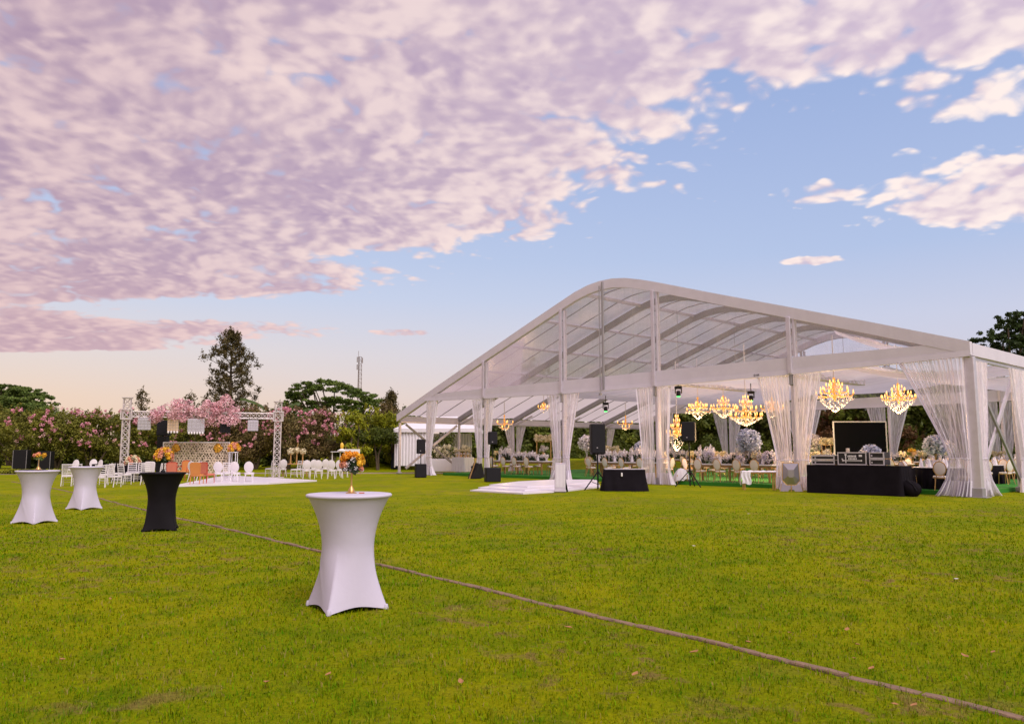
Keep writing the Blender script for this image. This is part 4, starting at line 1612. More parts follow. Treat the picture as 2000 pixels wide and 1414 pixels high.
# pierced backdrop
D_BK = 43.0
bl0, bl1 = at(319, 863, D_BK), at(449, 863, D_BK)
BW, BH = bl1.x - bl0.x, 1.75
bk = thing('pierced_backdrop', 'white pierced lattice backdrop panel with two gold wreaths behind the chairs', 'backdrop', ((bl0.x + bl1.x) / 2, D_BK, 0), 0)
zt = bl0.z
mb = MB()
for (c, d_) in (((0, 0, zt - .025), (BW, .06, .05)), ((0, 0, zt - BH), (BW, .06, .05)), ((-BW / 2 + .02, 0, zt - BH / 2), (.045, .056, BH - .05)), ((BW / 2 - .02, 0, zt - BH / 2), (.045, .056, BH - .05)),
                ((-BW / 2 + .3, .1, (zt - BH) / 2), (.06, .06, zt - BH)), ((BW / 2 - .3, .1, (zt - BH) / 2), (.06, .06, zt - BH))):
    mb.box(c, d_)
mb.build('frame', M_WHITE_PAINT, bk)
mb = MB()
hx = .15
rows = int(BH / (hx * .866))
rr = random.Random(4)
M_LATT = mat('ivory_lattice', (.72, .58, .44), .5)
for j in range(rows):
    for i in range(int(BW / hx)):
        x = -BW / 2 + hx * (i + .5 + .5 * (j % 2)) + rr.uniform(-.014, .014)
        z = zt - .06 - hx * .866 * (j + .5) + rr.uniform(-.012, .012)
        if abs(x) > BW / 2 - .06:
            continue
        ro, n = hx * .60, 6
        ri = ro * rr.uniform(.42, .60)
        ph = rr.random()
        v = []
        for q in range(n):
            a = 2 * PI * (q + ph * .3) / n + PI / 6
            v += [(x + ro * math.cos(a), -.01, z + ro * math.sin(a)), (x + ri * math.cos(a), -.01, z + ri * math.sin(a)), (x + ri * math.cos(a), .012, z + ri * math.sin(a))]
        f = []
        for q in range(n):
            e = (q + 1) % n
            f += [(q * 3, e * 3, e * 3 + 1, q * 3 + 1), (q * 3 + 1, e * 3 + 1, e * 3 + 2, q * 3 + 2)]
        mb.add(v, f)
lt = mb.build('lattice', M_LATT, bk)
lt['kind'] = 'stuff'
for gx_ in (-.27 * BW / .9, .30 * BW / .9):
    v, f = petal_ball([(gx_, -.08, zt - .33)], [.22], 170, .12, .6, 7 + int(gx_ * 3))
    v[:, 1] = -.08 + (v[:, 1] + .08) * .35
    fast('gold_wreath', v, f, mat('gold_leaf', (.80, .42, .04), .4, metal=.3, island=.35), bk)

# tall flowers on a clear pillar
def pillar_flowers(px, pytop, D, h, label, m1, m2, r=.28):
    p = at(px, 879, D)
    t = thing('pillar_flowers', label, 'flowers', (p.x, D, 0), 0)
    MB().bbox((0, 0, .03), (.40, .40, .06), .01).build('plinth', M_WHITE_PAINT, t)
    for sx in (-1, 1):
        for sy in (-1, 1):
            MB().bbox((sx * .15, sy * .15, .06 + (h - .12) / 2), (.035, .035, h - .12), .006).build('pillar_rod', M_WHITE_PAINT, t)
    MB().bbox((0, 0, h - .03), (.38, .38, .05), .01).build('pillar_top', M_WHITE_PAINT, t)
    pts = dome_points(18, r, h + r * .6, 9)
    heads(t, 'bloom', pts[0::2], [r * .36] * 9, m1, 40, r * .26, 401)
    heads(t, 'second_bloom', pts[1::2], [r * .36] * 9, m2, 40, r * .26, 421)
    return t


pillar_flowers(457, 870, 42.5, at(457, 882, 42.5).z, 'peach and yellow flowers on a white rod pillar at the backdrop edge', M_PEACH_FLOWER, M_YELLOW_FLOWER)

# sweets table with gold stands
p = at(580, 879, 45.5)
st = thing('sweets_table', 'small table with gold tiered stands and white blooms behind the white chairs', 'table', (p.x, 45.5, 0), 0)
MB().bbox((0, 0, .72), (1.5, .7, .05), .01).build('table_top', M_GOLDWOOD, st)
for sx in (-.68, .68):
    for sy in (-.3, .3):
        MB().bbox((sx, sy, .35), (.06, .06, .7), .008).build('leg', M_GOLDWOOD, st)
for q, (x, hh) in enumerate(((-.35, .55), (0, .62), (.35, .55))):
    MB().lathe([(.14, .745), (.05, .77), (.04, .745 + hh), (.15, .76 + hh), (.15, .78 + hh)], 14, (x, 0, 0)).build('gold_stand', M_GOLD, st, smooth=True)
    heads(st, 'white_bloom', [(x, -.02, .9 + hh)], [.19], M_CREAM_FLOWER, 70, .12, 450 + q)
MB().tube([(-.1, 0, 1.5), (.02, 0, 1.75), (.06, 0, 1.95)], .03, 6).build('finial', M_GOLD, st)

# white console frame with a gold pineapple-shaped ornament and a sign board
p = at(657, 879, 47)
cf = thing('console_frame', 'white open console frame carrying a gold ornament near the sign board', 'console', (p.x, 47, 0), 0)
hT = at(657, 883, 47).z
for sx in (-.24, .24):
    MB().bbox((sx, 0, hT / 2), (.05, .05, hT), .008).build('leg', M_WHITE_PAINT, cf)
MB().bbox((.12, 0, hT + .02), (.85, .4, .04), .01).build('console_top', M_WHITE_PAINT, cf)
orn = thing('gold_ornament', 'golden egg-shaped ornament standing on the white console frame', 'ornament', (p.x + .33, 47, hT + .04), 0)
MB().ell((0, 0, .34), (.11, .11, .2), 14, 10).build('ornament_body', mat('gold_glaze', (.85, .52, .06), .35), orn, smooth='all')
MB().lathe([(.26, 0), (.28, .05), (.16, .12), (.08, .17)], 16).build('ornament_foot', M_WHITE_PAINT, orn, smooth=True)
p = at(688, 879, 48.5)
zs = at(688, 889, 48.5).z
sb = thing('sign_board', 'white board with dark handwriting leaning on a wooden easel', 'sign', (p.x, 48.5, 0), .12)
MB().bbox((0, 0, zs), (.95, .03, .75), .01).build('board', M_WHITE_PAINT, sb)
mb = MB()
for q, (z, n, x0, x1) in enumerate(((.10, 24, -.30, .30), (-.08, 16, -.22, .26))):
    pts = [(x0 + (x1 - x0) * i / n, -.022, zs + z + .05 * math.sin(i * 1.9 + q) * (.5 + .5 * math.sin(i * .8))) for i in range(n + 1)]
    mb.tube(pts, .012, 4)
mb.build('handwriting', M_BLACK, sb)
mb = MB()
mb.bar((.52, .05, 0), (.40, .02, zs + .55), .035, .035)
mb.bar((-.52, .05, 0), (-.40, .02, zs + .55), .035, .035)
mb.bar((0, .7, 0), (0, .02, zs + .5), .035, .035)
mb.bar((-.5, -.01, zs - .40), (.5, -.01, zs - .40), .04, .04)
mb.build('easel', M_GOLDWOOD, sb)

# dark screens of equipment under the flowering trees
for q, (px0, px1, D, z) in enumerate(((30, 58, 54, 1.55), (80, 104, 54, 1.45))):
    a, b_ = at(px0, 879, D), at(px1, 879, D)
    o = MB().bbox((0, 0, z / 2), (b_.x - a.x, .5, z), .03)
    t = thing('equipment_case', ['tall black equipment case under the flowering trees, set next to a trunk', 'black equipment case under the flowering trees, standing beside crates'][q], 'case', ((a.x + b_.x) / 2, D, 0), 0)
    o.build('body', M_BLACK, t)
    mb = MB()
    for sx in (-1, 1):
        mb.box((sx * (b_.x - a.x) * .47, -.255, z / 2), (.03, .012, z * .96))
    mb.build('edge_trim', M_ALU_DARK, t)


# ------------------------------------------------------------------ inside the tent
FZ = 0.15


def s_of(px, v):
    r = (px - 1000) / F_PX * math.cos(0)
    X0, Y0 = TA.x + TV.x * v, TA.y + TV.y * v
    # X0+TU.x*s = r*(Y0+TU.y*s) (small pitch effect ignored)
    return (X0 - r * Y0) / (r * TU.y - TU.x)


def long_table(label, L_=4.0):
    t = thing('dining_table', label, 'table')
    MB().bbox((0, 0, .745), (L_, .95, .05), .012).build('table_top', M_WHITE_PAINT, t)
    MB().bbox((0, 0, .665), (L_ - .2, .78, .10), .008).build('apron', M_GOLDWOOD, t)
    for sx in (-1, 0, 1):
        for sy in (-1, 1):
            MB().bbox((sx * (L_ / 2 - .2), sy * .36, .31), (.075, .075, .61), .01).build('leg', M_GOLDWOOD, t)
    MB().bbox((0, 0, .774), (L_ - .3, .32, .006), .002).build('runner', M_WHITE_CLOTH, t)
    return t


def round_table(label):
    t = thing('round_table', label, 'table')
    MB().lathe([(.88, .745), (.9, .752), (.9, .765), (.002, .770)], 36).build('table_top', M_WHITE_PAINT, t, smooth=True)

    def sk(a, b):
        th = 2 * PI * a
        g = 1 - b
        r = .88 + .05 * g + .035 * g * math.sin(th * 22 + math.sin(th * 5))
        return (r * math.cos(th), r * math.sin(th), .01 + .735 * b)
    MB().grid(sk, 176, 10, wrap=True).build('tablecloth', M_BLACK_CLOTH, t, smooth='all')
    return t


LT = Proto(long_table('long table'))
RT = Proto(round_table('round table'))

# table ware
gl = MB().lathe([(.034, 0), (.034, .004), (.006, .01), (.005, .09), (.02, .11), (.036, .15), (.034, .215), (.031, .215), (.033, .15), (.016, .115), (.002, .105)], 12).build('wine_glass', M_GLASS, smooth=True)
tag(gl, 'wine glass', 'glass')
WG = Proto(gl)
nk = MB().lathe([(.055, 0), (.06, .02), (.042, .12), (.018, .21), (.003, .235)], 7).build('napkin', M_WHITE_CLOTH)
tag(nk, 'napkin', 'napkin')
NK = Proto(nk)
pt_ = MB().lathe([(.07, 0), (.075, .004), (.135, .014), (.14, .019), (.08, .012), (.002, .011)], 18).build('plate', M_WHITE_PAINT, smooth=True)
tag(pt_, 'plate', 'plate')
PL = Proto(pt_)
cd = thing('candle_jar', 'candle', 'candle')
MB().lathe([(.05, 0), (.055, .006), (.055, .26), (.05, .26), (.05, .012), (.002, .012)], 14).build('glass_jar', M_GLASS, cd, smooth=True)
MB().lathe([(.032, .012), (.032, .15), (.004, .155)], 10).build('wax', M_SEAT, cd, smooth=True)
MB().ell((0, 0, .18), (.010, .010, .024), 6, 5).build('flame', M_LAMP, cd, smooth=True)
CD = Proto(cd)


def flower_ball(label, m_, r, stand_h, mstand, n=34):
    t = thing('flower_ball', label, 'flowers')
    pts = dome_points(n, r * .74, stand_h + r * .75, n, -.85)
    V, Fq = petal_ball(pts, [r * .30] * n, 46, r * .20, .7, n)
    fast('blooms', V, Fq, m_, t)
    heads(t, 'foliage', [(0, 0, stand_h + r * .75)], [r * .62], M_LEAF_DARK, 120, r * .3, 511)
    MB().lathe([(.11, 0), (.11, .015), (.05, .03), (.045, stand_h * .6), (.09, stand_h), (.10, stand_h + .02)], 16).build('vase', mstand, t, smooth=True)
    return t


FB_BLUE = Proto(flower_ball('blue flowers', M_HYDRANGEA, .56, .55, M_GOLDWOOD))
FB_WHITE = Proto(flower_ball('white flowers', M_WHITE_FLOWER, .42, .55, M_GLASS, 26))
FB_LILAC = Proto(flower_ball('lilac flowers', M_LILAC_FLOWER, .26, .12, M_GLASS, 18))


def low_flowers(label):
    t = thing('low_flowers', label, 'flowers')
    r3 = random.Random(77)
    V, Fq = petal_ball([(r3.uniform(-.5, .5), r3.uniform(-.12, .12), .10 + r3.random() * .14) for _ in range(26)], [.07] * 26, 26, .055, .8, 78)
    fast('blooms', V, Fq, M_WHITE_FLOWER, t)
    V, Fq = petal_ball([(r3.uniform(-.5, .5), r3.uniform(-.12, .12), .06) for _ in range(10)], [.08] * 10, 16, .08, .8, 79)
    fast('foliage', V, Fq, M_LEAF_DARK, t)
    return t


LF = Proto(low_flowers('low flowers'))

# gold candelabra with small blooms, used as a tall white flower stand
def tier_stand(label):
    t = thing('flower_stand', label, 'flowers')
    for sx in (-.42, .42):
        for sy in (-.14, .14):
            MB().bbox((sx, sy, .55), (.03, .03, 1.1), .005).build('upright', M_GOLD, t)
    MB().bbox((0, 0, 1.1), (.95, .38, .03), .006).build('shelf', M_GOLD, t)
    r3 = random.Random(5)
    V, Fq = petal_ball([(r3.uniform(-.5, .5), r3.uniform(-.2, .2), 1.18 + r3.random() * .30) for _ in range(34)], [.10] * 34, 34, .075, .8, 15)
    fast('blooms', V, Fq, M_CREAM_FLOWER, t)
    MB().lathe([(.12, 0), (.08, .05), (.10, .35), (.07, .45)], 14).build('vase', M_GOLD, t, smooth=True)
    V, Fq = petal_ball([(r3.uniform(-.22, .22), r3.uniform(-.1, .1), .55 + r3.random() * .3) for _ in range(14)], [.08] * 14, 30, .065, .8, 16)
    fast('lower_blooms', V, Fq, M_WHITE_FLOWER, t)
    return t


TS = Proto(tier_stand('stand'))

rr = random.Random(12)


def dress_table(s, v, L_, where, grp, chairs_front=None, chairs_back=True, n=4, ware=True, deco=None, far=False):
    lab = 'long white-topped dining table ' + where
    LT.put(T(s, v, FZ), TROT, lab, 'long dining tables', (L_ / 4.0, 1, 1))
    cs = chairs_front if chairs_front is not None else [s + L_ * (.5 - (i + .5) / n) for i in range(n)]
    for q in cs:
        GOLD.put(T(q, v - .74 + rr.uniform(-.06, .06), FZ), TROT + rr.uniform(-.12, .12), 'gold oval-back chair, back to the lawn, at the table ' + where, 'gold chairs at the table ' + where)
    if chairs_back:
        for i in range(n):
            q = s + L_ * (.5 - (i + .5) / n)
            GOLD.put(T(q, v + .74 + rr.uniform(-.06, .06), FZ), TROT + PI + rr.uniform(-.12, .12), 'gold oval-back chair facing the lawn across the table ' + where, 'gold chairs across the table ' + where)
    for e in (-1, 1):
        GOLD.put(T(s + e * (L_ / 2 + .3), v, FZ), TROT + (PI / 2 if e < 0 else -PI / 2) , 'gold oval-back chair at a short end of the table ' + where, 'end chairs of the table ' + where)
    z = FZ + .772
    if ware:
        for i in range(n):
            q = s + L_ * (.5 - (i + .5) / n)
            for sd in (-1, 1):
                PL.put(T(q, v + sd * .32, z), 0, 'white dinner plate laid on the table ' + where, 'dinner plates on the table ' + where)
                NK.put(T(q, v + sd * .32, z + .02), rr.random() * 6, 'white cone-folded napkin on the table ' + where, 'napkins on the table ' + where, 1.35)
                WG.put(T(q - .21, v + sd * .2, z), 0, 'clear wine glass on the table ' + where, 'wine glasses on the table ' + where, 1.15)
                if not far:
                    WG.put(T(q + .2, v + sd * .22, z), 0, 'clear wine glass on the table ' + where, 'wine glasses on the table ' + where, 1.3)
        for i in range(3):
            CD.put(T(s + L_ * (.3 - .3 * i) + .18, v + .05, z + .008), 0, 'candle jar with a small flame on the table ' + where, 'candle jars on the table ' + where)
    for i in range(4 if not far else 3):
        LF.put(T(s + L_ * (.36 - .24 * i), v, z + .008), TROT + rr.uniform(-.1, .1), 'long low cluster of white flowers on the table ' + where, 'low flower clusters on the table ' + where, (.9, 1.4, rr.uniform(1.3, 2.8)))


ROW1 = [(10.3, 2.15, 4.2, 'behind the gold bench', [11.55, 10.55, 9.55, 8.75]),
        (17.4, 3.4, 4.6, 'behind the black draped box', [19.2, 18.1, 17.0, 15.8]),
        (24.6, 2.6, 4.4, 'behind the wedge sign', [26.2, 25.2, 24.2, 23.2])]
for s, v, L_, w, cf_ in ROW1:
    dress_table(s, v, L_, w, None, cf_)
far_names = ['under the central chandeliers', 'half way to the low eave', 'before the rear gable curtains', 'in the low eave corner',
             'behind the music desk', 'behind the dark screen']
for i, (s, v) in enumerate([(14.0, 8.5), (22.5, 8.8), (14.0, 15.5), (22.5, 15.5), (7.6, 9.0), (7.4, 16.0)]):
    dress_table(s, v, 4.2, far_names[i], None, None, True, 4, i < 3, far=True)

# black round tables on the brace side
for i, (s, v, w) in enumerate([(1.9, 2.3, 'nearest the corner post'), (2.6, 8.6, 'by the second braced post'), (3.4, 15.6, 'towards the rear curtains'), (2.9, 20.8, 'against the rear gable')]):
    RT.put(T(s, v, FZ), 0, 'round table with black cloth ' + w, 'round black tables')
    angs = [-100, -62, -25, 20, 70, 120, 165, 210] if i else [-128, -72, -32, 15, 65, 115, 165]
    for a in angs:
        a = R(a) + TROT
        GOLD.put(T(s, v, FZ) + Vector((math.cos(a) * 1.22, math.sin(a) * 1.22, 0)), a + PI / 2, 'gold oval-back chair pulled up to the black table ' + w, 'gold chairs around the black table ' + w)
    for q in range(7):
        a = q * .9
        NK.put(T(s, v, FZ + .772) + Vector((math.cos(a) * .62, math.sin(a) * .62, 0)), a, 'white cone-folded napkin on the black table ' + w, 'napkins on the black table ' + w)
        WG.put(T(s, v, FZ + .772) + Vector((math.cos(a + .3) * .5, math.sin(a + .3) * .5, 0)), a, 'clear wine glass on the black table ' + w, 'wine glasses on the black table ' + w, 1.2)
    for q in range(3):
        CD.put(T(s, v, FZ + .772) + Vector((math.cos(q * 2.1) * .28, math.sin(q * 2.1) * .28, 0)), 0, 'candle jar on the black table ' + w, 'candle jars on the black table ' + w, (1.2, 1.2, 1.6))

TBL = FZ + .78


def put_at(P, px, D, z, label, scale=None, py=None):
    p = at(px, 879, D)
    P.put((p.x, D, z), random.random() * 6, label, None, scale)


put_at(FB_BLUE, 1462, 33.9, TBL, 'great ball of blue hydrangeas on a golden vase behind the gold bench')
put_at(FB_BLUE, 1700, 30.0, .55, 'ball of blue-grey hydrangeas on a tan vase behind the flight cases', .78)
put_at(FB_BLUE, 1826, 34.4, TBL - .05, 'ball of pale blue hydrangeas on a tall vase by the corner curtain', .86)
put_at(FB_BLUE, 1252, 42.0, TBL, 'ball of blue hydrangeas half hidden by the curtain near the draped box', .7)
put_at(FB_WHITE, 1588, 37.5, TBL - .05, 'ball of white flowers on a glass vase beside the mirror stand curtain', 1.1)
put_at(FB_WHITE, 1146, 42.0, TBL, 'ball of white flowers next to the largest loudspeaker')
put_at(FB_WHITE, 1850, 36.5, TBL - .1, 'ball of white and peach flowers touching the corner curtain', .9)
put_at(FB_LILAC, 1385, 34.4, TBL, 'small globe of lilac flowers behind the tripod loudspeaker')
put_at(FB_LILAC, 1445, 33.2, TBL - .06, 'low lilac flowers below the great blue hydrangea ball', .8)
put_at(FB_LILAC, 1500, 33.0, TBL - .06, 'globe of lilac-white flowers close to the mirror stand curtain', 1.1)
put_at(TS, 1062, 46.5, TBL, 'gold framed shelf heaped with white flowers on a dining table')
put_at(TS, 1618, 36.0, TBL - .05, 'gold framed shelf of cream flowers in front of the brown shrubs', .8)
put_at(TS, 1195, 44.0, TBL - .3, 'gold framed shelf of white blossom behind the largest loudspeaker', .75)
for px, D, l in ((1483, 33.5, 'cluster of white blossom on gold frame beside the great blue ball'), (1020, 46.5, 'cluster of white blossom on gold frame near the hanging chandelier'), (1290, 40, 'cluster of white blossom on gold frame behind the draped box post')):
    put_at(TS, px, D, TBL - .45, l, .62)

for px, D, l in ((1585, 34.5, 'white blossom on gold frame behind the curtain beside the music mixer'), (1612, 40, 'white blossom on gold frame between the mixer case and the dark screen'), (1350, 41, 'white blossom on gold frame right behind the tripod loudspeaker pole'),
                 (1405, 42, 'white blossom on gold frame behind the lilac globe'), (1215, 45, 'white blossom on gold frame before the far sheer curtain'), (1095, 47, 'white blossom on gold frame seen through the leaning panel curtain'), (975, 50, 'white blossom on gold frame under the small five-lamp chandelier'),
                 (1770, 38, 'white blossom on gold frame behind the fruit bowl'), (1800, 40, 'white blossom on gold frame before the clipped hedge'), (1950, 44, 'white blossom on gold frame beyond the crossed braces')):
    put_at(TS, px, D, TBL - .40, l, .62)

# ------------------------------------------------------------------ chandeliers
M_CHAIN = mat('white_wrapped_cord', (.70, .64, .66), .6)


def chandelier(label, px, py, D, R0, tiers, top, group='lit chandeliers in the marquee', crystals=150, light=18.0, basket=.75, seed=1):
    p = at(px, py, D)
    t = thing('chandelier', label, 'chandelier', p, seed * .37, group)
    MB().tube([(0, 0, R0 * .9), (0, 0, max(top - p.z, R0))], .022, 6).build('cord', M_CHAIN, t)
    MB().lathe([(.03, R0 * .95), (.06, R0 * .85), (.025, R0 * .6), (.07, R0 * .3), (.03, 0), (.08, -R0 * .2), (.02, -R0 * .4)], 12).build('column', M_AMBER, t, smooth=True)
    arms = MB()
    r4 = random.Random(seed)
    for (rf, zf, n) in tiers:
        for i in range(n):
            a = 2 * PI * i / n + zf
            x, y, z = R0 * rf * math.cos(a), R0 * rf * math.sin(a), R0 * zf
            arms.tube([(x * .1, y * .1, z - R0 * .02), (x * .5, y * .5, z - R0 * .16), (x * .92, y * .92, z - R0 * .12), (x, y, z)], .016, 5, False)
            arms.lathe([(.01, 0), (.045, .015), (.02, .03)], 8, (x, y, z))
            lp = MB()
            lp.lathe([(.014, .02), (.022, .05), (.024, .09), (.016, .13), (.004, .17)], 7, (x, y, z))
            lp.build('lamp', M_LAMP, t, smooth=True)
    arms.build('arms', M_AMBER, t, smooth=True)
    # hanging crystals
    V, Fq = [], []
    for i in range(crystals):
        u = r4.random()
        a = r4.random() * 2 * PI
        if u < .45:
            rf, zf, n = tiers[r4.randrange(len(tiers))]
            r, z = R0 * rf * (.55 + .5 * r4.random()), R0 * zf - R0 * (.05 + .25 * r4.random())
        else:
            q = r4.random()
            r, z = R0 * .98 * (1 - q) ** .75, -R0 * (.12 + basket * q)
        s = R0 * .028 * (.7 + .8 * r4.random())
        x, y = r * math.cos(a), r * math.sin(a)
        b0 = len(V)
        V += [(x, y, z + s * 1.8), (x + s, y, z), (x, y + s, z), (x - s, y, z), (x, y - s, z), (x, y, z - s * 1.8)]
        for j in range(4):
            Fq += [(b0, b0 + 1 + j, b0 + 1 + (j + 1) % 4), (b0 + 5, b0 + 1 + (j + 1) % 4, b0 + 1 + j)]
    c = MB().add(V, Fq).build('crystals', M_CRYSTAL, t)
    c['kind'] = 'stuff'
    if light:
        ld = bpy.data.lights.new('chandelier_light', 'POINT')
        ld.energy = light
        ld.color = (1.0, .62, .30)
        ld.shadow_soft_size = R0 * .35
        lo = bpy.data.objects.new('chandelier_light', ld)
        COL.objects.link(lo)
        lo.parent = t
        lo.location = (0, 0, -R0 * 1.55)
    return t


BIG = [(1.0, .0, 12), (.72, .22, 9), (.42, .44, 6), (.22, .62, 4)]
chandelier('largest lit crystal chandelier, above the flight cases', 1630, 770, 32.0, .74, BIG, 6.3, seed=1, crystals=330, light=240, basket=.85)
chandelier('lit crystal chandelier hanging between the flight cases and the corner curtain', 1755, 777, 36.5, .74, BIG, 6.5, seed=2, crystals=330, light=240, basket=.85)
chandelier('tiered lit chandelier right above the great blue hydrangea ball', 1457, 812, 36.5, .74, [(1.0, 0, 14), (.68, .42, 9), (.36, .80, 6), (.18, 1.1, 3)], 6.5, seed=3, crystals=300, light=200, basket=.5)
chandelier('lit chandelier with one broad ring of lamps behind the tiered one', 1413, 795, 46.0, .72, [(1.0, 0, 18), (.45, .42, 5), (.2, .62, 3)], 6.6, seed=4, crystals=300, light=150)
chandelier('lit chandelier over the tripod loudspeaker, deep crystal basket below', 1363, 794, 43.0, .56, [(.9, .0, 16), (1.3, -.42, 3), (.3, .25, 3)], 6.6, seed=5, crystals=300, light=150, basket=1.15)
chandelier('tall crystal chandelier hanging low beside the draped box post', 1322, 846, 39.0, .52, [(1.0, 0, 12), (.55, .6, 7), (.3, 1.1, 4), (.15, 1.5, 3)], 6.0, seed=6, crystals=420, light=70, basket=1.6)
chandelier('small five-lamp chandelier before the sheer curtain near the white pavilion', 985, 826, 50.0, .55, [(1.0, 0, 5), (.5, -.55, 3)], 4.6, seed=7, crystals=90, light=40)
chandelier('small five-lamp chandelier before the sheer curtain behind the largest loudspeaker', 1222, 826, 54.0, .55, [(1.0, 0, 5), (.5, -.55, 3)], 4.8, seed=8, crystals=90, light=40)
chandelier('small chandelier high beside the curtain of the white leaning panel', 1062, 796, 48.0, .35, [(1.0, 0, 5), (.3, .3, 2)], 5.2, seed=9, crystals=60, light=25)
chandelier('lit chandelier seen through the mirror stand curtain', 1508, 796, 43.0, .62, [(1.0, 0, 10), (.5, .35, 6)], 6.0, seed=10, crystals=160, light=80)

# ------------------------------------------------------------------ ceiling linings, trusses, spot lamps
def lining(s0, s1, v0, v1, z0, z1, sag, label, group, nf=5):
    o = thing('ceiling_drape', label, 'drape', T((s0 + s1) / 2, (v0 + v1) / 2, 0), TROT, group)
    cs, cv_ = (s0 + s1) / 2, (v0 + v1) / 2

    def fn(a, b):
        s = s0 + (s1 - s0) * a
        v = v0 + (v1 - v0) * b
        z = z0 + (z1 - z0) * a - sag * math.sin(PI * a) + .07 * math.sin(b * nf * 2 * PI + a) - .12 * (1 - abs(2 * b - 1))
        return (-(s - cs), v - cv_, z)
    MB().grid(fn, 24, 40).build('swag', M_LINING, o, smooth='all')
    return o


for k_, v in enumerate((7.0, 12.0, 17.0, 21.5)):
    lining(.5, 8.2, v - 1.7, v + 1.7, 4.75, 5.75 + .1 * k_, .55, 'pale ceiling drape swagged between the high frame and the brace side', 'ceiling drapes on the brace side')
    lining(8.2, 17.0, v - 2.2, v + 2.2, 5.5 + .08 * k_, 5.35 + .05 * k_, .30, 'pale ceiling drape sagging over the middle of the marquee', 'ceiling drapes over the middle')
    lining(17.0, 25.5, v - 2.2, v + 2.2, 5.35 + .05 * k_, 5.0, .35, 'pale ceiling drape sagging towards the low eave', 'ceiling drapes towards the low eave')
lining(2.2, 6.2, 3.4, 6.8, 5.35, 6.5, .25, 'lilac-white drape hung high behind the clear gable near the corner', None)


def hung_truss(s, v0, v1, z, label):
    o = thing('lighting_truss', label, 'truss', T(s, v0, 0), TROT)
    mb = MB()
    box_truss(mb, (0, 0, z), (0, v1 - v0, z), .38, .025, int((v1 - v0) / .5), (0, 0, 1))
    mb.build('truss_frame', M_ALU, o)
    for q in (0.2, .8):
        MB().tube([(0, (v1 - v0) * q, z + .2), (0, (v1 - v0) * q, roof_z(s) - .4)], .012, 5).build('hanger', M_ALU_DARK, o)
    return o


hung_truss(16.6, 5.0, 14.5, 5.25, 'metal lighting truss hanging between the draped box post and the leaning panel post')
hung_truss(10.2, 5.0, 15.0, 5.30, 'metal lighting truss hanging above the tiered chandelier')


def spot(px, py, D, label):
    o = thing('spot_lamp', label, 'spot lamp', at(px, py, D), 0, None)
    MB().bbox((0, 0, .28), (.34, .2, .14), .02).build('base', M_BLACK, o)
    mb = MB()
    for s in (-1, 1):
        mb.box((s * .15, 0, .12), (.04, .08, .26))
    mb.tube([(0, 0, .34), (0, 0, .75)], .02, 6)
    mb.build('yoke', M_BLACK, o)
    MB().lathe([(.08, .12), (.11, .05), (.11, -.12), (.08, -.14)], 12).build('head', M_BLACK, o, smooth=True)
    MB().lathe([(.085, -.145), (.085, -.18), (.002, -.19)], 12).build('lens', M_GREEN_LED, o, smooth=True)


spot(1325, 768, 38, 'moving-head lamp with green light hanging beside the draped box post')
spot(1183, 798, 44, 'moving-head lamp with green light hanging behind the largest loudspeaker')
spot(1467, 777, 40, 'moving-head lamp with faint green light near the tiered chandelier')

# ------------------------------------------------------------------ loudspeakers
def cabinet(mb_parent, c, w, d, h, lab='cabinet'):
    MB().bbox(c, (w, d, h), .03).build(lab, M_BLACK, mb_parent)
    MB().bbox((c[0], c[1] - d / 2 - .006, c[2]), (w * .9, .014, h * .93), .005).build('grille', M_GRILLE, mb_parent)
    MB().bbox((c[0] - w * .1, c[1] - d / 2 - .016, c[2] - h * .30), (.05, .006, .03), .002).build('badge', M_ALU, mb_parent)


def sub_speaker(px, D, z0, z1, w, subw, subh, label, rz=0):
    p = at(px, 879, D)
    o = thing('pole_speaker', label, 'speaker', (p.x, D, 0), rz)
    MB().bbox((0, 0, subh / 2 + .01), (subw, .6, subh), .02).build('subwoofer', M_BLACK, o)
    MB().bbox((0, -.305, subh / 2 + .01), (subw * .94, .014, subh * .94), .004).build('subwoofer_grille', M_GRILLE, o)
    MB().tube([(0, 0, subh), (0, 0, z0 + .05)], .022, 10).build('pole', M_BLACK, o)
    cabinet(o, (0, 0, (z0 + z1) / 2), w, .38, z1 - z0)
    return o


sub_speaker(822, 43.8, at(822, 886, 43.8).z, at(822, 858, 43.8).z, .46, .6, .75, 'black loudspeaker on a pole over a subwoofer by the gable end post', .25)
sub_speaker(962, 37.8, at(962, 868, 37.8).z, at(962, 843, 37.8).z, .42, .72, .68, 'black loudspeaker on a pole over a wide subwoofer beside a curtain', .2)


def tripod_speaker(px, py, z0, z1, w, label, spread=.62, rz=0):
    p = gnd(px, py)
    o = thing('tripod_speaker', label, 'speaker', p, rz)
    MB().tube([(0, 0, .05), (0, 0, z0 + .1)], .03, 10).build('pole', M_BLACK, o)
    MB().tube([(0, 0, .62), (0, 0, .72)], .05, 10).build('collar', M_BLACK, o)
    MB().bbox((0, 0, z0 - .02), (w * .9, .3, .03), .006).build('top_plate', M_BLACK, o)
    for q in range(3):
        a = R(200 + 120 * q)
        lg = MB().bar((math.cos(a) * .04, math.sin(a) * .04, .66), (math.cos(a) * spread, math.sin(a) * spread, .02), .035, .035)
        lo = lg.build('leg', M_BLACK, o)
        MB().bar((0, 0, .22), (math.cos(a) * spread * .5, math.sin(a) * spread * .5, .33), .02, .02).build('strut', M_BLACK, lo)
    cabinet(o, (0, 0, (z0 + z1) / 2), w, .42, z1 - z0)
    MB().bbox((w * .28, .0, z0 + (z1 - z0) * .62), (w * .46, .44, (z1 - z0) * .35), .02).build('side_handle', M_BLACK, o)
    return o


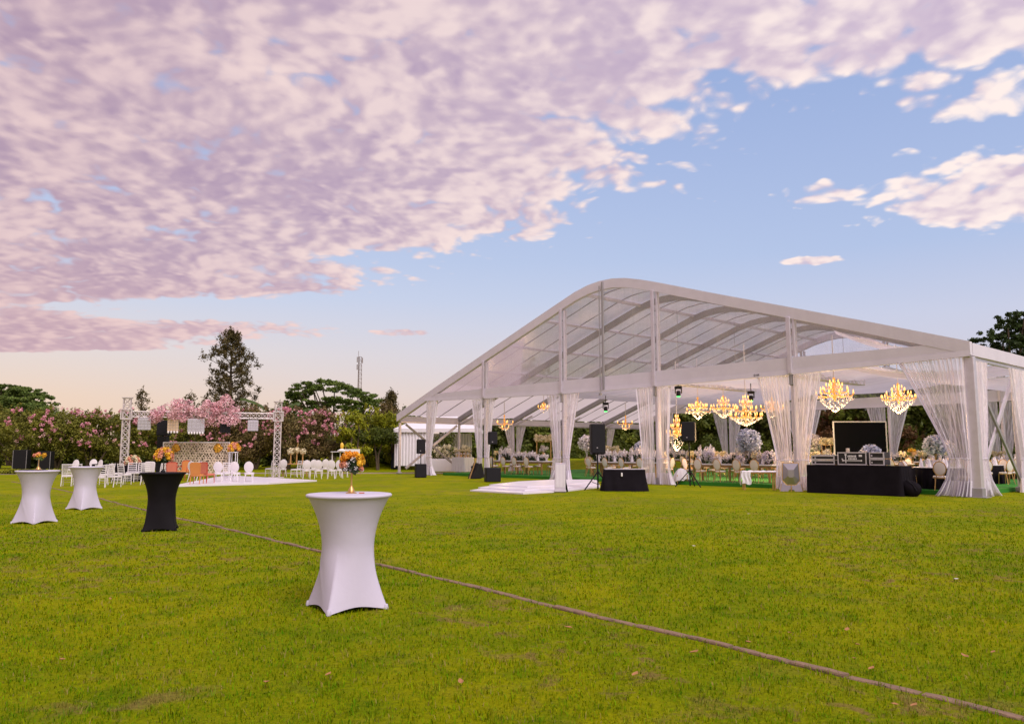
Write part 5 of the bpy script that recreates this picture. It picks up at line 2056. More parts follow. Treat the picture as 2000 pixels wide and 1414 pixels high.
p = gnd(1168, 957)
tripod_speaker(1168, 957, at(1170, 886, p.y).z, at(1170, 828, p.y).z, .56, 'largest black loudspeaker, raised on a tripod beside the draped box', .6, .1)
p = gnd(1348, 951)
tripod_speaker(1348, 951, at(1348, 862, p.y).z, at(1348, 824, p.y).z, .55, 'black loudspeaker on a spread tripod beside the cloth-covered stool', .62, -.35)

# draped box table
p = gnd(1219, 958)
bt = clothed_table('draped_box', 'black draped box table beside the largest loudspeaker', p, -.10, 1.55, 1.0, .80, M_BLACK_CLOTH, .03, .10, 12)
MB().bbox((-.1, -.56, .62), (.06, .03, .14), .01).build('label_tag', M_WHITE_PAINT, bt)
MB().bbox((0, 0, .812), (1.45, .9, .02), .006).build('board', M_ALU, bt)

# white platform with folded sheeting
wp = thing('white_platform', 'low white sheeted platform spread on the grass before the leaning panel', 'platform', gnd(1050, 952))
o0 = wp.location.copy()
lay = [([(918, 959.5), (1022, 965.5), (1100, 961), (1172, 952.5), (1168, 940), (1075, 940), (1000, 948)], .004, .05),
       ([(934, 956.5), (1025, 961.5), (1100, 957), (1168, 949), (1165, 941), (1078, 941), (1005, 947)], .054, .10),
       ([(955, 953), (1030, 957), (1100, 953.5), (1160, 946), (1160, 942), (1080, 942), (1012, 946)], .104, .14)]
for pts, z0, z1 in lay:
    MB().poly([((gnd(*q) - o0).x, (gnd(*q) - o0).y) for q in pts], z0, z1).build('layer', M_PLASTIC_W, wp)

# white leaning panel
p = gnd(1094, 962)
lp_ = thing('leaning_panel', 'narrow white ribbed panel leaning in front of a curtain post', 'panel', p, -.15)
M = Matrix.Rotation(R(-8), 4, 'X')
q = MB().bbox((0, 0, .54), (.40, .10, 1.06), .03)
MB().add([M @ Vector(a) for a in q.v], q.f).build('casing', M_ALU, lp_)
for i in range(7):
    q = MB().bbox((-.15 + .05 * i, -.052, .60), (.026, .012, .82), .004)
    MB().add([M @ Vector(a) for a in q.v], q.f).build('rib', M_WHITE_PAINT, lp_)
q = MB().bbox((0, -.01, .06), (.44, .14, .10), .02)
MB().add([M @ Vector(a) for a in q.v], q.f).build('foot', M_ALU, lp_)
MB().bar((.12, .12, .7), (.22, .46, .01), .06, .05).build('prop', M_BLACK, lp_)

# wedge sign
p = gnd(925, 935)
ws = thing('wedge_sign', 'black folding wedge sign with a wooden edge beside a curtain', 'sign', p, .5)
MB().bar((-.25, 0, .0), (.15, 0, 1.1), .05, .05, (0, 1, 0)).build('board', M_GOLDWOOD, ws)
MB().bar((.34, 0, .0), (.15, 0, .75), .66, .03, (0, 1, 0)).build('rear_board', M_BLACK, ws)
MB().add([(-.2, -.3, .02), (.32, -.3, .02), (.14, -.3, .85), (-.2, .3, .02), (.32, .3, .02), (.14, .3, .85)], [(0, 1, 2), (5, 4, 3), (0, 2, 5, 3), (1, 4, 5, 2), (0, 3, 4, 1)]).build('wedge', M_BLACK, ws)

# cloth covered stool
p = gnd(1331, 946)
cs_ = thing('cloth_stool', 'stool under a loosely thrown white cloth beside the tripod loudspeaker', 'stool', p, 0)
for sx in (-.22, .22):
    for sy in (-.2, .2):
        MB().bbox((sx, sy, .22), (.035, .035, .44), .006).build('leg', M_GOLD, cs_)


def blob(a, b):
    th = 2 * PI * a
    r = .36 * (1 - b) ** .5 + .02
    r *= 1 + .10 * math.sin(3 * th + 1) + .06 * math.sin(7 * th)
    z = .22 + .50 * b ** .8 + .04 * math.sin(5 * th + b * 4) * (1 - b) - .12 * max(0, math.sin(2 * th + .4)) * (1 - b) ** 3
    return (r * math.cos(th), r * .8 * math.sin(th), z)


MB().grid(blob, 60, 20, wrap=True).build('thrown_cloth', M_WHITE_CLOTH, cs_, smooth='all')

# gold bench with white cover
p = gnd(1482, 957)
gb = thing('gold_bench', 'gold framed bench with a white fleece cover hanging over one end', 'bench', p, -.12)
MB().bbox((0, 0, .66), (1.25, .5, .04), .01).build('seat_board', M_GOLD, gb)
for sx in (-.55, .58):
    for sy in (-.2, .2):
        MB().bbox((sx, sy, .32), (.05, .05, .64), .008).build('leg', M_GOLD, gb)
MB().grid(lambda a, b: (-.64 + 1.28 * a, -.27 + .54 * b, .70 + .03 * math.sin(a * 17) * math.sin(b * 9) + .03 * math.sin(PI * b)), 30, 10).build('fleece', M_WHITE_CLOTH, gb, smooth='all')
MB().grid(lambda a, b: (-.68 - .02 * math.sin(b * 5), -.27 + .34 * a, .20 + .52 * b + .02 * math.sin(a * 9)), 10, 14).build('hanging_cover', M_WHITE_CLOTH, gb, smooth='all')
MB().grid(lambda a, b: (-.67 + .34 * a + .02 * math.sin(b * 7), -.285 - .018 * math.sin(a * 14 + b * 3), .24 + .47 * b + .03 * math.sin(a * 6) * (1 - b)), 16, 12).build('front_cover', M_WHITE_CLOTH, gb, smooth='all')

# faceted mirror stand
p = gnd(1546, 961)
ms = thing('mirror_stand', 'faceted mirror stand with gold edges before a curtain post', 'stand', p, -.3)
hexa = [(.28, 1.06), (-.28, 1.06), (-.30, .42), (-.16, .26), (.16, .26), (.30, .42)]
cen_ = (0, -.16, .68)
for i in range(6):
    a, b_ = hexa[i], hexa[(i + 1) % 6]
    MB().add([(a[0], 0, a[1]), (b_[0], 0, b_[1]), (b_[0] * .35 + cen_[0] * .65, -.16, b_[1] * .35 + .68 * .65), (a[0] * .35, -.16, a[1] * .35 + .68 * .65)], [(0, 1, 2, 3)]).build('facet', M_MIRROR, ms)
    MB().tube([(a[0], 0, a[1]), (b_[0], 0, b_[1])], .014, 6).build('edge', M_GOLD, ms)
MB().add([(x * .35, -.16, z * .35 + .68 * .65) for x, z in hexa], [tuple(range(6))]).build('facet', M_MIRROR, ms)
MB().add([(x, .02, z) for x, z in reversed(hexa)], [tuple(range(6))]).build('rear_panel', M_ALU, ms)
MB().tube([(0, 0, .26), (0, 0, .02)], .02, 8).build('stem', M_GOLD, ms)
for sx in (-1, 1):
    MB().add([(0, -.02, .22), (sx * .34, 0, .30), (sx * .40, -.02, .03), (sx * .12, -.03, .03)], [(0, 1, 2, 3)]).build('fin', M_MIRROR, ms)
    MB().tube([(sx * .34, 0, .30), (sx * .40, -.02, .01)], .012, 6).build('edge', M_GOLD, ms)

# music desk with flight cases
DJ = T(3.55, -.75)
clothed_table('music_desk', 'long black clothed music desk carrying three flight cases', DJ, TROT, 3.3, .9, 1.0, M_BLACK_CLOTH, .018, .05, 14)
M_CASE = mat('case_laminate', (.012, .010, .014), .4)


def flight_case(s, w, h, label, decks=1):
    o = thing('flight_case', label, 'case', T(s, -.80, 1.005), TROT, 'flight cases on the music desk')
    for k_ in range(decks):
        hh = h / decks
        z = hh * k_
        MB().bbox((0, 0, z + hh / 2), (w - .02, .5, hh - .02), .01).build('body', M_CASE, o)
        mb = MB()
        for sy in (-.25, .25):
            mb.box((0, sy, z + .025), (w, .03, .035))
            mb.box((0, sy, z + hh - .025), (w, .03, .035))
            for sx in (-1, 1):
                mb.box((sx * (w / 2 - .018), sy, z + hh / 2), (.035, .028, hh - .08))
        mb.build('edging', M_ALU, o)
        MB().bbox((-w * .33, -.262, z + hh * .45), (.05, .02, .05), .006).build('latch', M_ALU, o)
    return o


c1 = flight_case(s_of(1609, -.8), .86, .34, 'flight case with a music mixer in its open upper deck', 2)
for i in range(8):
    MB().lathe([(.02, 0), (.016, .02)], 8, (-.32 + .09 * i, -.1, .345)).build('knob', M_ALU, c1)
MB().bbox((0, 0, .345), (.7, .4, .02), .004).build('mixer_panel', M_ALU_DARK, c1)
c2 = flight_case(s_of(1665, -.8), 1.02, .46, 'large flight case with a pale emblem and two lines of lettering')
mk = MB()
mk.box((-.21, -.268, .235), (.03, .006, .32))
mk.box((.02, -.268, .16), (.66, .006, .028))
mk.box((-.31, -.269, .16), (.05, .006, .05))
mk.box((.34, -.269, .16), (.04, .006, .05))
mk.box((-.21, -.269, .37), (.07, .006, .05))
mk.box((.31, -.269, .33), (.11, .006, .07))
mk.build('emblem', M_WHITE_PAINT, c2)
for i, (x0, n, z, hgt) in enumerate(((-.12, 6, .31, .075), (-.10, 6, .225, .06))):
    mb = MB()
    for j in range(n):
        x = x0 + .052 * j
        mb.box((x, -.269, z), (.036, .006, hgt * (.8 + .2 * ((j * 7 + i) % 3) / 2)))
    mb.build('lettering', M_WHITE_PAINT, c2)
flight_case(s_of(1713, -.8), .50, .46, 'narrow flight case of two stacked black drawers', 2)
# candles behind the cases
for px, hh in ((1646, .55), (1656, .7), (1684, .62), (1690, .6)):
    p = at(px, 879, 29.6)
    CD.put((p.x, 29.6, .90), 0, 'tall candle jar standing behind the flight cases', 'tall candle jars behind the flight cases', (1.3, 1.3, hh / .26))
sd = clothed_table('side_table', 'black clothed side table hidden behind the music desk', T(3.6, .72, FZ), TROT, 2.6, .6, .75, M_BLACK_CLOTH)
fruit = thing('fruit_bowl', 'gold bowl heaped with yellow blooms on the black round table', 'bowl', at(1781, 886, 29.0), 0)
MB().lathe([(.08, -.08), (.16, -.02), (.2, .06), (.19, .065), (.02, -.05)], 16).build('bowl', M_GOLD, fruit, smooth=True)
heads(fruit, 'yellow_bloom', [(-.08, 0, .1), (.08, 0, .1), (0, .06, .14), (0, -.08, .1)], [.08] * 4, M_YELLOW_FLOWER, 40, .06, 601)

# black bag
def bag(a, b):
    th = 2 * PI * a
    ph_ = PI * b
    x = .42 * math.sin(ph_) * math.cos(th) * (1.25 - .55 * (1 - math.cos(ph_)) / 2)
    y = .26 * math.sin(ph_) * math.sin(th)
    z = .30 - .30 * math.cos(PI - ph_) * 1.0
    x += -.22 * (z / .6) ** 1.5
    return (x + .02 * math.sin(9 * th + 3 * z), y, max(.01, z * 1.15 - .02))


bg_ = thing('black_bag', 'slumped black bag leaning against the end of the music desk', 'bag', T(1.66, -.95), TROT)
bg_.scale = (.8, .8, .8)
MB().grid(bag, 40, 20, wrap=True).build('bag_body', M_BLACK_CLOTH, bg_, smooth='all')
MB().tube([(-.3, -.05, .55), (-.1, -.18, .68), (.1, -.2, .5), (.25, -.22, .25)], .015, 6).build('strap', M_BLACK, bg_)

# dark screen
p0, p1_ = at(1629, 825, 35.5), at(1727, 825, 35.5)
zb = at(1680, 893, 35.5).z
sc = thing('projection_screen', 'large dark screen in a pale frame behind the flight cases', 'screen', ((p0.x + p1_.x) / 2, 35.5, FZ), -.06)
W_, H_ = p1_.x - p0.x, p0.z - zb
zc_ = (p0.z + zb) / 2 - FZ
MB().bbox((0, 0, zc_), (W_, .06, H_), .01).build('panel', M_SCREEN, sc)
mb = MB()
mb.box((0, -.02, zc_ + H_ / 2 + .03), (W_ + .08, .09, .045))
mb.box((0, -.02, zc_ - H_ / 2 - .03), (W_ + .08, .09, .045))
for sx in (-1, 1):
    mb.box((sx * (W_ / 2 + .02), -.02, zc_), (.042, .088, H_ + .015))
mb.build('frame', M_WHITE_PAINT, sc)
for sx in (-1, 1):
    MB().bbox((sx * W_ * .35, .08, (zc_ - H_ / 2) / 2), (.07, .07, zc_ - H_ / 2), .01).build('leg', M_BLACK, sc)

# buffet counter by the low eave
p = gnd(904, 921, FZ)
bc = clothed_table('buffet_counter', 'white clothed buffet counter at the low eave inside the marquee', p, TROT, 1.3, .8, .92, M_WHITE_CLOTH, .02, .03, 20)
for i in range(4):
    o = TS.put(p + TU * (-.5 + .35 * i) + Vector((0, .0, .93)), random.random(), 'small gold stand of sweets and blossom on the buffet counter', 'small stands on the buffet counter', .33)


# ------------------------------------------------------------------ vegetation
def leaf_mesh(clumps, n_per, size, seed, shell=.55, up=.35, aspect=.5):
    """leaf-sized faces spread through ellipsoid clumps (cx, cy, cz, rx, ry, rz)"""
    r_ = np.random.default_rng(seed)
    C = np.array(clumps, float)
    w = (C[:, 3] * C[:, 4] * C[:, 5]) ** .62
    cnt = np.maximum(6, (n_per * len(C) * w / w.sum())).astype(int)
    idx = np.repeat(np.arange(len(C)), cnt)
    n = len(idx)
    d = r_.normal(size=(n, 3))
    d /= np.linalg.norm(d, axis=1)[:, None]
    rad = (shell + (1 - shell) * r_.random(n)) * (0.85 + .3 * r_.random(n))
    p = C[idx, :3] + d * C[idx, 3:] * rad[:, None]
    nn = d + r_.normal(size=(n, 3)) * .65 + np.array([0, 0, up])
    nn /= np.linalg.norm(nn, axis=1)[:, None]
    a = np.cross(nn, r_.normal(size=(n, 3)))
    a /= np.linalg.norm(a, axis=1)[:, None] + 1e-9
    b = np.cross(nn, a)
    s = (size * (.6 + .8 * r_.random(n)))[:, None]
    v = np.stack([p - a * s * .6, p - b * s * aspect * .6 - nn * s * .06, p + a * s * .6, p + b * s * aspect * .6 + nn * s * .06], 1).reshape(-1, 3)
    f = (np.arange(n) * 4)[:, None] + np.array([[0, 1, 2, 3]])
    return v, f


def leafmat(name, c, c2, isl=.38):
    return mat(name, c, .65, var=.9, vscale=.9, col2=c2, island=isl, trans=.22, spec=.25)


LF_MYRTLE = leafmat('myrtle_leaf', (.225, .225, .030), (.115, .12, .018))
LF_DUSKY = leafmat('dusky_myrtle_leaf', (.22, .16, .065), (.125, .105, .03))
LF_PINE = leafmat('pine_leaf', (.13, .10, .035), (.07, .06, .018))
LF_ACACIA = leafmat('acacia_leaf', (.14, .20, .035), (.075, .12, .020))
LF_BAMBOO = leafmat('bamboo_leaf', (.33, .34, .014), (.17, .20, .012))
LF_DARK = leafmat('evergreen_leaf', (.13, .155, .025), (.05, .066, .013))
LF_GREEN = leafmat('bright_leaf', (.14, .17, .020), (.06, .085, .012))
LF_RUST = leafmat('rust_leaf', (.16, .070, .030), (.070, .045, .015))
LF_HEDGE = leafmat('hedge_leaf', (.085, .11, .012), (.05, .07, .008))
PETAL_PINK = mat('myrtle_flower', (.78, .36, .45), .75, island=.3, trans=.2)
PETAL_PALE = mat('pale_myrtle_flower', (.82, .50, .50), .75, island=.25, trans=.2)


def limbs(base, tips, r0, parent, name='trunk', seed=0, lean=.1):
    r_ = random.Random(seed)
    mb = MB()
    for tx in tips:
        b = Vector(base) + Vector((r_.uniform(-.1, .1), r_.uniform(-.1, .1), 0))
        t = Vector(tx)
        m1 = b.lerp(t, .4) + Vector((r_.uniform(-lean, lean), r_.uniform(-lean, lean), .1))
        m2 = b.lerp(t, .72) + Vector((r_.uniform(-lean, lean), r_.uniform(-lean, lean), .12))
        mb.tube([b, m1, m2, t], [r0, r0 * .75, r0 * .5, r0 * .2], 7)
    return mb.build(name, M_BARK, parent, smooth=True)


def broad_tree(name, label, group, px, D, top_py, R_, m_, nl=6500, leaf=.18, base=.9, seed=0, ry=None, nclump=42, flowers=0, dense=.45, fl_m=None, trunks=5, z_off=None):
    p = at(px, 879, D)
    gz = bank(p.x, D) if z_off is None else z_off
    zt = at(px, top_py, D).z
    t = thing(name, label, 'tree', (p.x, D, gz), 0, group)
    r_ = random.Random(seed * 17 + 3)
    H_ = zt - gz
    ry = ry or R_ * .8
    zc, rz_ = (base + H_) / 2, (H_ - base) / 2
    cl = []
    for i in range(nclump):
        a = r_.random() * 2 * PI
        zz = r_.uniform(-1, 1)
        q = math.sqrt(max(.05, 1 - zz * zz)) * (r_.random() ** .45)
        k_ = r_.uniform(.20, .36)
        cl.append((R_ * (1 - k_ * .6) * q * math.cos(a), ry * (1 - k_ * .6) * q * math.sin(a), zc + rz_ * .86 * zz, R_ * k_, R_ * k_, R_ * k_ * r_.uniform(.6, .95)))
    v, f = leaf_mesh(cl, nl // nclump, leaf, seed, dense)
    fast('crown', v, f, m_, t)
    # upright sprays breaking the outline
    sp_ = []
    for i in range(10):
        a = r_.random() * 2 * PI
        q = r_.random() ** .6 * .85
        x, y = R_ * q * math.cos(a), ry * q * math.sin(a)
        sp_.append((x, y, zc + rz_ * math.sqrt(1 - q * q) + .12, .16, .16, .45 * r_.uniform(.5, 1.2)))
    v, f = leaf_mesh(sp_, 34, leaf * .9, seed + 1, .1)
    fast('sprays', v, f, m_, t)
    tips = [(cl[i][0], cl[i][1], cl[i][2]) for i in range(0, nclump, max(1, nclump // (trunks + 2)))]
    limbs((0, 0, -.05), tips, .11 if R_ < 3.5 else .2, t, seed=seed, lean=.25)
    if flowers:
        fc, fr = [], []
        for i in range(flowers):
            a = r_.uniform(PI, 2 * PI) if r_.random() < .8 else r_.random() * 2 * PI
            zz = r_.uniform(-.55, 1) ** 1
            zz = max(-.6, min(.98, zz + .15))
            q = math.sqrt(max(.02, 1 - zz * zz)) * r_.uniform(.9, 1.08)
            fc.append((R_ * q * math.cos(a), ry * q * math.sin(a), zc + rz_ * zz))
            fr.append(r_.uniform(.06, .12) if r_.random() < .68 else r_.uniform(.14, .21))
        big = [(c, r) for c, r in zip(fc, fr) if r >= .14]
        sm = [(c, r) for c, r in zip(fc, fr) if r < .14]
        if big:
            cc, rr_ = [], []
            for c, r in big:
                for q in range(5):
                    cc.append((c[0] + r_.gauss(0, r * .9), c[1] + r_.gauss(0, r * .5), c[2] + r_.gauss(0, r * .7)))
                    rr_.append(r * .5)
            v, f = petal_ball(cc, rr_, 16, .10, .9, seed + 5)
            fast('blossom', v, f, fl_m or PETAL_PINK, t)
        v, f = petal_ball([c for c, r in sm], [r for c, r in sm], 16, .085, .9, seed + 6)
        fast('single_blossom', v, f, PETAL_PALE, t)
    return t


def s_copy(lst):
    return lst


# flowering trees along the garden edge
MY = [(-45, 57, 790, 2.7, 'at the far edge by the umbrella tree'), (35, 56, 800, 2.7, 'above the tall black equipment case'), (112, 57, 797, 2.6, 'above the crates and black case'), (178, 57.5, 806, 2.4, 'beside the truss tower by the black clothed table'),
      (240, 58.5, 803, 2.3, 'behind the truss tower by the black clothed table'), (305, 59, 806, 2.4, 'behind the black loudspeaker column'), (372, 59.5, 808, 2.4, 'behind the middle of the pierced backdrop')]
for i, (px, D, ty, r, w) in enumerate(MY):
    broad_tree('flowering_tree', 'green tree dotted with pink flower heads, ' + w, 'pink flowering trees along the lawn', px, D, ty, r, LF_MYRTLE, 7800, .15, .75, 20 + i, flowers=30, dense=.3)
MD = [(438, 59, 800, 2.4, 'behind the edge of the backdrop'), (500, 58.5, 797, 2.5, 'behind the black and grey lamp panels'), (562, 58, 799, 2.6, 'behind the truss tower by the dance floor'), (625, 58, 803, 2.4, 'next to the yellow-green bamboo')]
for i, (px, D, ty, r, w) in enumerate(MD):
    broad_tree('flowering_tree', 'dusky brown-green tree flushed with pink bloom, ' + w, 'dusky flowering trees along the lawn', px, D, ty, r, LF_DUSKY, 7800, .15, .75, 40 + i, flowers=44, dense=.3)
# darker trees behind them
for i, (px, ty) in enumerate([(-30, 812), (70, 818), (150, 825), (210, 820), (275, 815), (340, 815), (405, 812), (470, 810), (530, 808), (595, 812)]):
    broad_tree('evergreen_tree', 'dark evergreen tree filling the gaps behind the flowering trees', 'dark evergreens behind the flowering trees', px, 65, ty, 2.7, LF_DARK, 6000, .32, -.2, 60 + i, dense=.15, nclump=44)

# low clipped strip before the trees
def hedge_box(name, label, x0, x1, y, d, h, m_, seed, n=6000, leaf=.12, z=None, ry=None):
    cx = (x0 + x1) / 2
    gz = bank(cx, y) if z is None else z
    t = thing(name, label, 'hedge', (cx, y, gz), 0)
    L_ = x1 - x0
    nc = max(4, int(L_ / (h * .5)))
    cl = []
    r_ = random.Random(seed)
    for i in range(nc):
        for j in range(2):
            cl.append((-L_ / 2 + L_ * (i + .5) / nc, (j - .5) * d * .5 + r_.uniform(-.05, .05), h * .52, L_ / nc * .8, d * .4, h * .5))
    v, f = leaf_mesh(cl, n // len(cl), leaf, seed, .6)
    fast('foliage', v, f, m_, t)
    MB().box((0, 0, h * .35), (L_ * .96, d * .5, h * .6)).build('branches', mat('hedge_core', (.02, .022, .008), .95), t)
    return t


hedge_box('clipped_hedge', 'low bright green clipped strip at the foot of the flowering trees', at(-80, 879, 50).x, at(118, 879, 50).x, 50.5, .8, .32, LF_BAMBOO, 5, 5000, .10)

# tall conifer behind the stage
def conifer(px, D, top_py, label, width, seed, m_=LF_PINE, base=.15, n=62, dens=62):
    p = at(px, 879, D)
    gz = bank(p.x, D)
    H_ = at(px, top_py, D).z - gz
    t = thing('conifer_tree', label, 'tree', (p.x, D, gz), 0)
    r_ = random.Random(seed)
    MB().tube([(0, 0, 0), (.08, 0, H_ * .4), (-.03, 0, H_ * .75), (0, 0, H_ * .97)], [.24, .19, .11, .03], 8).build('trunk', M_BARK, t, smooth=True)
    cl = []
    br = MB()
    for i in range(n):
        u = base + (1 - base) * (i + r_.random()) / n
        env = width * (min(1, max(.02, 1.0 - u) * 3.2) ** .6) * r_.uniform(.62, 1.08) * (1.0 if u > .25 else .85)
        a = i * 2.4 + r_.uniform(-.4, .4)
        rr_ = env * r_.uniform(.55, 1.05)
        x, y, z = rr_ * math.cos(a), rr_ * math.sin(a), H_ * u + rr_ * .28
        br.tube([(0, 0, H_ * u - rr_ * .15), (x * .55, y * .55, H_ * u + rr_ * .02), (x, y, z)], [.055, .035, .01], 5, False)
        for q, k_ in ((1.0, 1.0), (.72, .85), (.45, .6)):
            cl.append((x * q + r_.gauss(0, .12), y * q + r_.gauss(0, .12), H_ * u + rr_ * (.28 * q) - .05 + r_.gauss(0, .1), .46 * k_ + .12, .46 * k_ + .12, .42 * k_ + .12))
        cl.append((x * 1.06, y * 1.06, z + .35, .2, .2, .42))
    for q in range(5):
        cl.append((r_.gauss(0, .25), r_.gauss(0, .25), H_ * (.93 + .015 * q), .32, .32, .42))
    br.build('branches', M_BARK, t)
    v, f = leaf_mesh(cl, dens, .17, seed, .15, up=.1)
    fast('crown', v, f, m_, t)
    return t


conifer(445, 84, 650, 'tall dark open-crowned conifer rising behind the stage truss', 3.3, 3, n=84)
conifer(763, 80, 769, 'small upright conifer between the mast and the marquee eave', .85, 8, LF_PINE, .3, 26)
conifer(272, 74, 764, 'thin wispy conifer top rising beside the truss tower', 1.2, 9, LF_PINE, .45, 11, 20)
conifer(366, 72, 772, 'short conifer top showing above the pink blossom garland', .9, 11, LF_PINE, .4, 12, 22)


def umbrella_tree(label, px, D, layers, seed, trunk_px, m_=LF_ACACIA, leaf=.24, n=420):
    p = at(trunk_px, 879, D)
    gz = bank(p.x, D)
    t = thing('umbrella_tree', label, 'tree', (p.x, D, gz), 0)
    r_ = random.Random(seed)
    cl, tips = [], []
    k_ = D / F_PX
    for (lx, ly, lw, lh, dy) in layers:
        c = at(lx, ly, D)
        nn = max(3, int(lw / 14))
        for i in range(nn):
            u = (i + .5) / nn * 2 - 1
            for w_ in range(3):
                cl.append((c.x - p.x + u * lw * .5 * k_ * .9 + r_.gauss(0, .3), dy + r_.uniform(-1.6, 1.6), c.z - gz - abs(u) ** 2 * lh * .35 * k_ + r_.gauss(0, lh * .16 * k_), lw / nn * k_ * r_.uniform(.65, 1.1), 1.3, lh * .26 * k_ * r_.uniform(.6, 1.1)))
        tips.append((c.x - p.x, dy, c.z - gz - lh * .3 * k_))
    v, f = leaf_mesh(cl, n // 2, leaf, seed, .2, up=.6)
    fast('crown', v, f, m_, t)
    limbs((0, 0, 0), tips, .22, t, seed=seed, lean=.3)
    return t


def canopy_tree(label, D, trunk_px, top, under, seed, m_=LF_ACACIA):
    """wide umbrella crown: many small leaf clumps under a drawn top line, thin open tiers below"""
    p = at(trunk_px, 879, D)
    gz = bank(p.x, D)
    t = thing('umbrella_tree', label, 'tree', (p.x, D, gz), 0)
    r_ = random.Random(seed)
    cl, tips = [], []
    k_ = D / F_PX
    for line, n, th in ((top, 170, 19), (under, 150, 24)):
        for i in range(n):
            u = r_.random() * (len(line) - 1)
            a, b_ = line[int(u)], line[int(u) + 1]
            f_ = u - int(u)
            px, py = a[0] + (b_[0] - a[0]) * f_, a[1] + (b_[1] - a[1]) * f_
            py += 3 + th * r_.random() ** 1.6
            c = at(px, py, D)
            rr_ = r_.uniform(4, 8.5) * k_
            dep = r_.uniform(-2.6, 2.6)
            cl.append((c.x - p.x, dep, c.z - gz, rr_ * 1.25, rr_ * 1.4, rr_ * .5))
            if i % 14 == 0:
                tips.append((c.x - p.x, dep * .6, c.z - gz - .1))
    v, f = leaf_mesh(cl, 75, .20, seed, .15, up=.7)
    fast('crown', v, f, m_, t)
    limbs((0, 0, 0), tips, .17, t, seed=seed, lean=.35)
    return t


canopy_tree('wide flat-topped umbrella tree spreading behind the bamboo', 82, 655,
            [(566, 772), (580, 760), (600, 746), (635, 739), (665, 746), (695, 756), (722, 765), (742, 780)],
            [(560, 788), (590, 778), (620, 782), (650, 774), (690, 780), (715, 786)], 4)
canopy_tree('domed umbrella tree behind the flowering trees at the end of the row', 78, 20,
            [(-60, 775), (-20, 758), (25, 750), (50, 754), (70, 766), (86, 782)], [(-50, 790), (0, 774), (40, 772), (80, 790)], 5)
canopy_tree('lower leafy umbrella tree filling behind the domed one', 76, 40, [(-40, 785), (10, 772), (60, 778), (92, 800)], [(-30, 800), (40, 792), (90, 806)], 6)


def frond_plant(label, px, D, top_py, fr, seed, m_):
    p = at(px, 879, D)
    gz = bank(p.x, D)
    H_ = at(px, top_py, D).z - gz
    t = thing('banana_plant', label, 'plant', (p.x, D, gz), 0, None)
    MB().tube([(0, 0, 0), (.05, 0, H_ * .35), (0, 0, H_ * .62)], [.2, .16, .1], 8).build('stem', M_BARK, t, smooth=True)
    r_ = random.Random(seed)
    for (a, ln, el, bend) in fr:
        d_ = Vector((math.cos(a), math.sin(a) * .5, 0))
        side = Vector((-d_.y, d_.x, 0)).normalized()

        def fn(u, w):
            e = el - bend * u
            s = ln * u
            pos = Vector((0, 0, H_ * .60)) + d_ * (s * math.cos(el - bend * u * .5)) + Vector((0, 0, s * math.sin(el - bend * u * .5)))
            wd = .36 * math.sin(PI * min(.97, .06 + u * .93)) ** .7
            q = (w - .5) * 2
            return pos + side * (wd * q * (.8 + .2 * math.sin(u * 40 + seed))) + Vector((0, 0, .14 - .22 * abs(q) + .03 * math.sin(u * 31)))
        MB().grid(fn, 16, 4).build('leaf', m_, t, smooth='all')
    return t


LF_BANANA = mat('banana_leaf', (.075, .125, .02), .5, var=.6, vscale=3, col2=(.05, .09, .015), trans=.25)
frond_plant('banana plant with one upright and several arching leaves behind the truss tower', 535, 66, 752, [(0.2, 1.5, 1.45, .3), (2.9, 3.6, .75, .6), (.0, 2.4, .9, .8), (3.3, 2.4, .5, .9), (5.2, 2.2, .8, .8), (1.2, 2.0, .9, .6)], 3, LF_BANANA)
frond_plant('banana plant with broad pale leaves beside the umbrella tree', 563, 67, 768, [(.1, 2.2, .9, .8), (3.0, 2.0, .7, .9), (4.6, 2.2, .9, .7), (5.6, 2.0, 1.1, .5)], 5, LF_BANANA)
frond_plant('small banana leaf tips between the blossom garland and the wispy conifer', 305, 66, 776, [(.2, 2.0, .7, .3), (3.0, 1.2, .9, .4), (1.0, 1.3, 1.0, .4)], 7, LF_BANANA)
frond_plant('banana plant showing above the shrubs near the marquee eave', 790, 70, 784, [(.4, 1.6, .9, .5), (2.7, 1.5, 1.0, .5), (4.6, 1.4, 1.1, .4)], 9, LF_BANANA)

# bamboo and shrubs between the stage and the marquee
for i, (px, D, ty, r, m_, w) in enumerate([(688, 56.5, 806, 1.7, LF_BAMBOO, 'bright yellow-green bamboo clump next to the dusky flowering tree'), (716, 59.5, 797, 1.9, LF_BAMBOO, 'tallest bright yellow-green bamboo clump under the mast'),
                                         (735, 63, 818, 1.6, LF_GREEN, 'fresh green bushy shrub behind the clipped parasol tree'), (768, 60, 808, 1.6, LF_BAMBOO, 'yellow-green shrub next to the marquee eave post'),
                                         (750, 68, 792, 1.9, LF_DUSKY, 'brownish tree behind the yellow-green shrubs'), (790, 66, 800, 1.8, LF_GREEN, 'green shrub behind the marquee eave'),
                                         (680, 60, 862, 1.2, LF_GREEN, 'low green shrub behind the sign board'), (716, 61, 868, 1.1, LF_HEDGE, 'low rounded shrub beside the parasol tree trunk'), (752, 61.5, 870, 1.1, LF_HEDGE, 'low rounded shrub between parasol tree and eave post'),
                                         (775, 64, 850, 1.5, LF_DARK, 'dark shrub behind the marquee eave post'), (690, 66, 830, 2.2, LF_DARK, 'dark shrub filling behind the bamboo')]):
    t = broad_tree('shrub', w, 'shrubs between stage and marquee', px, D, ty, r, m_, 4200, .17, .05, 80 + i, dense=.3, nclump=26, trunks=4)
    t['category'] = 'shrub'
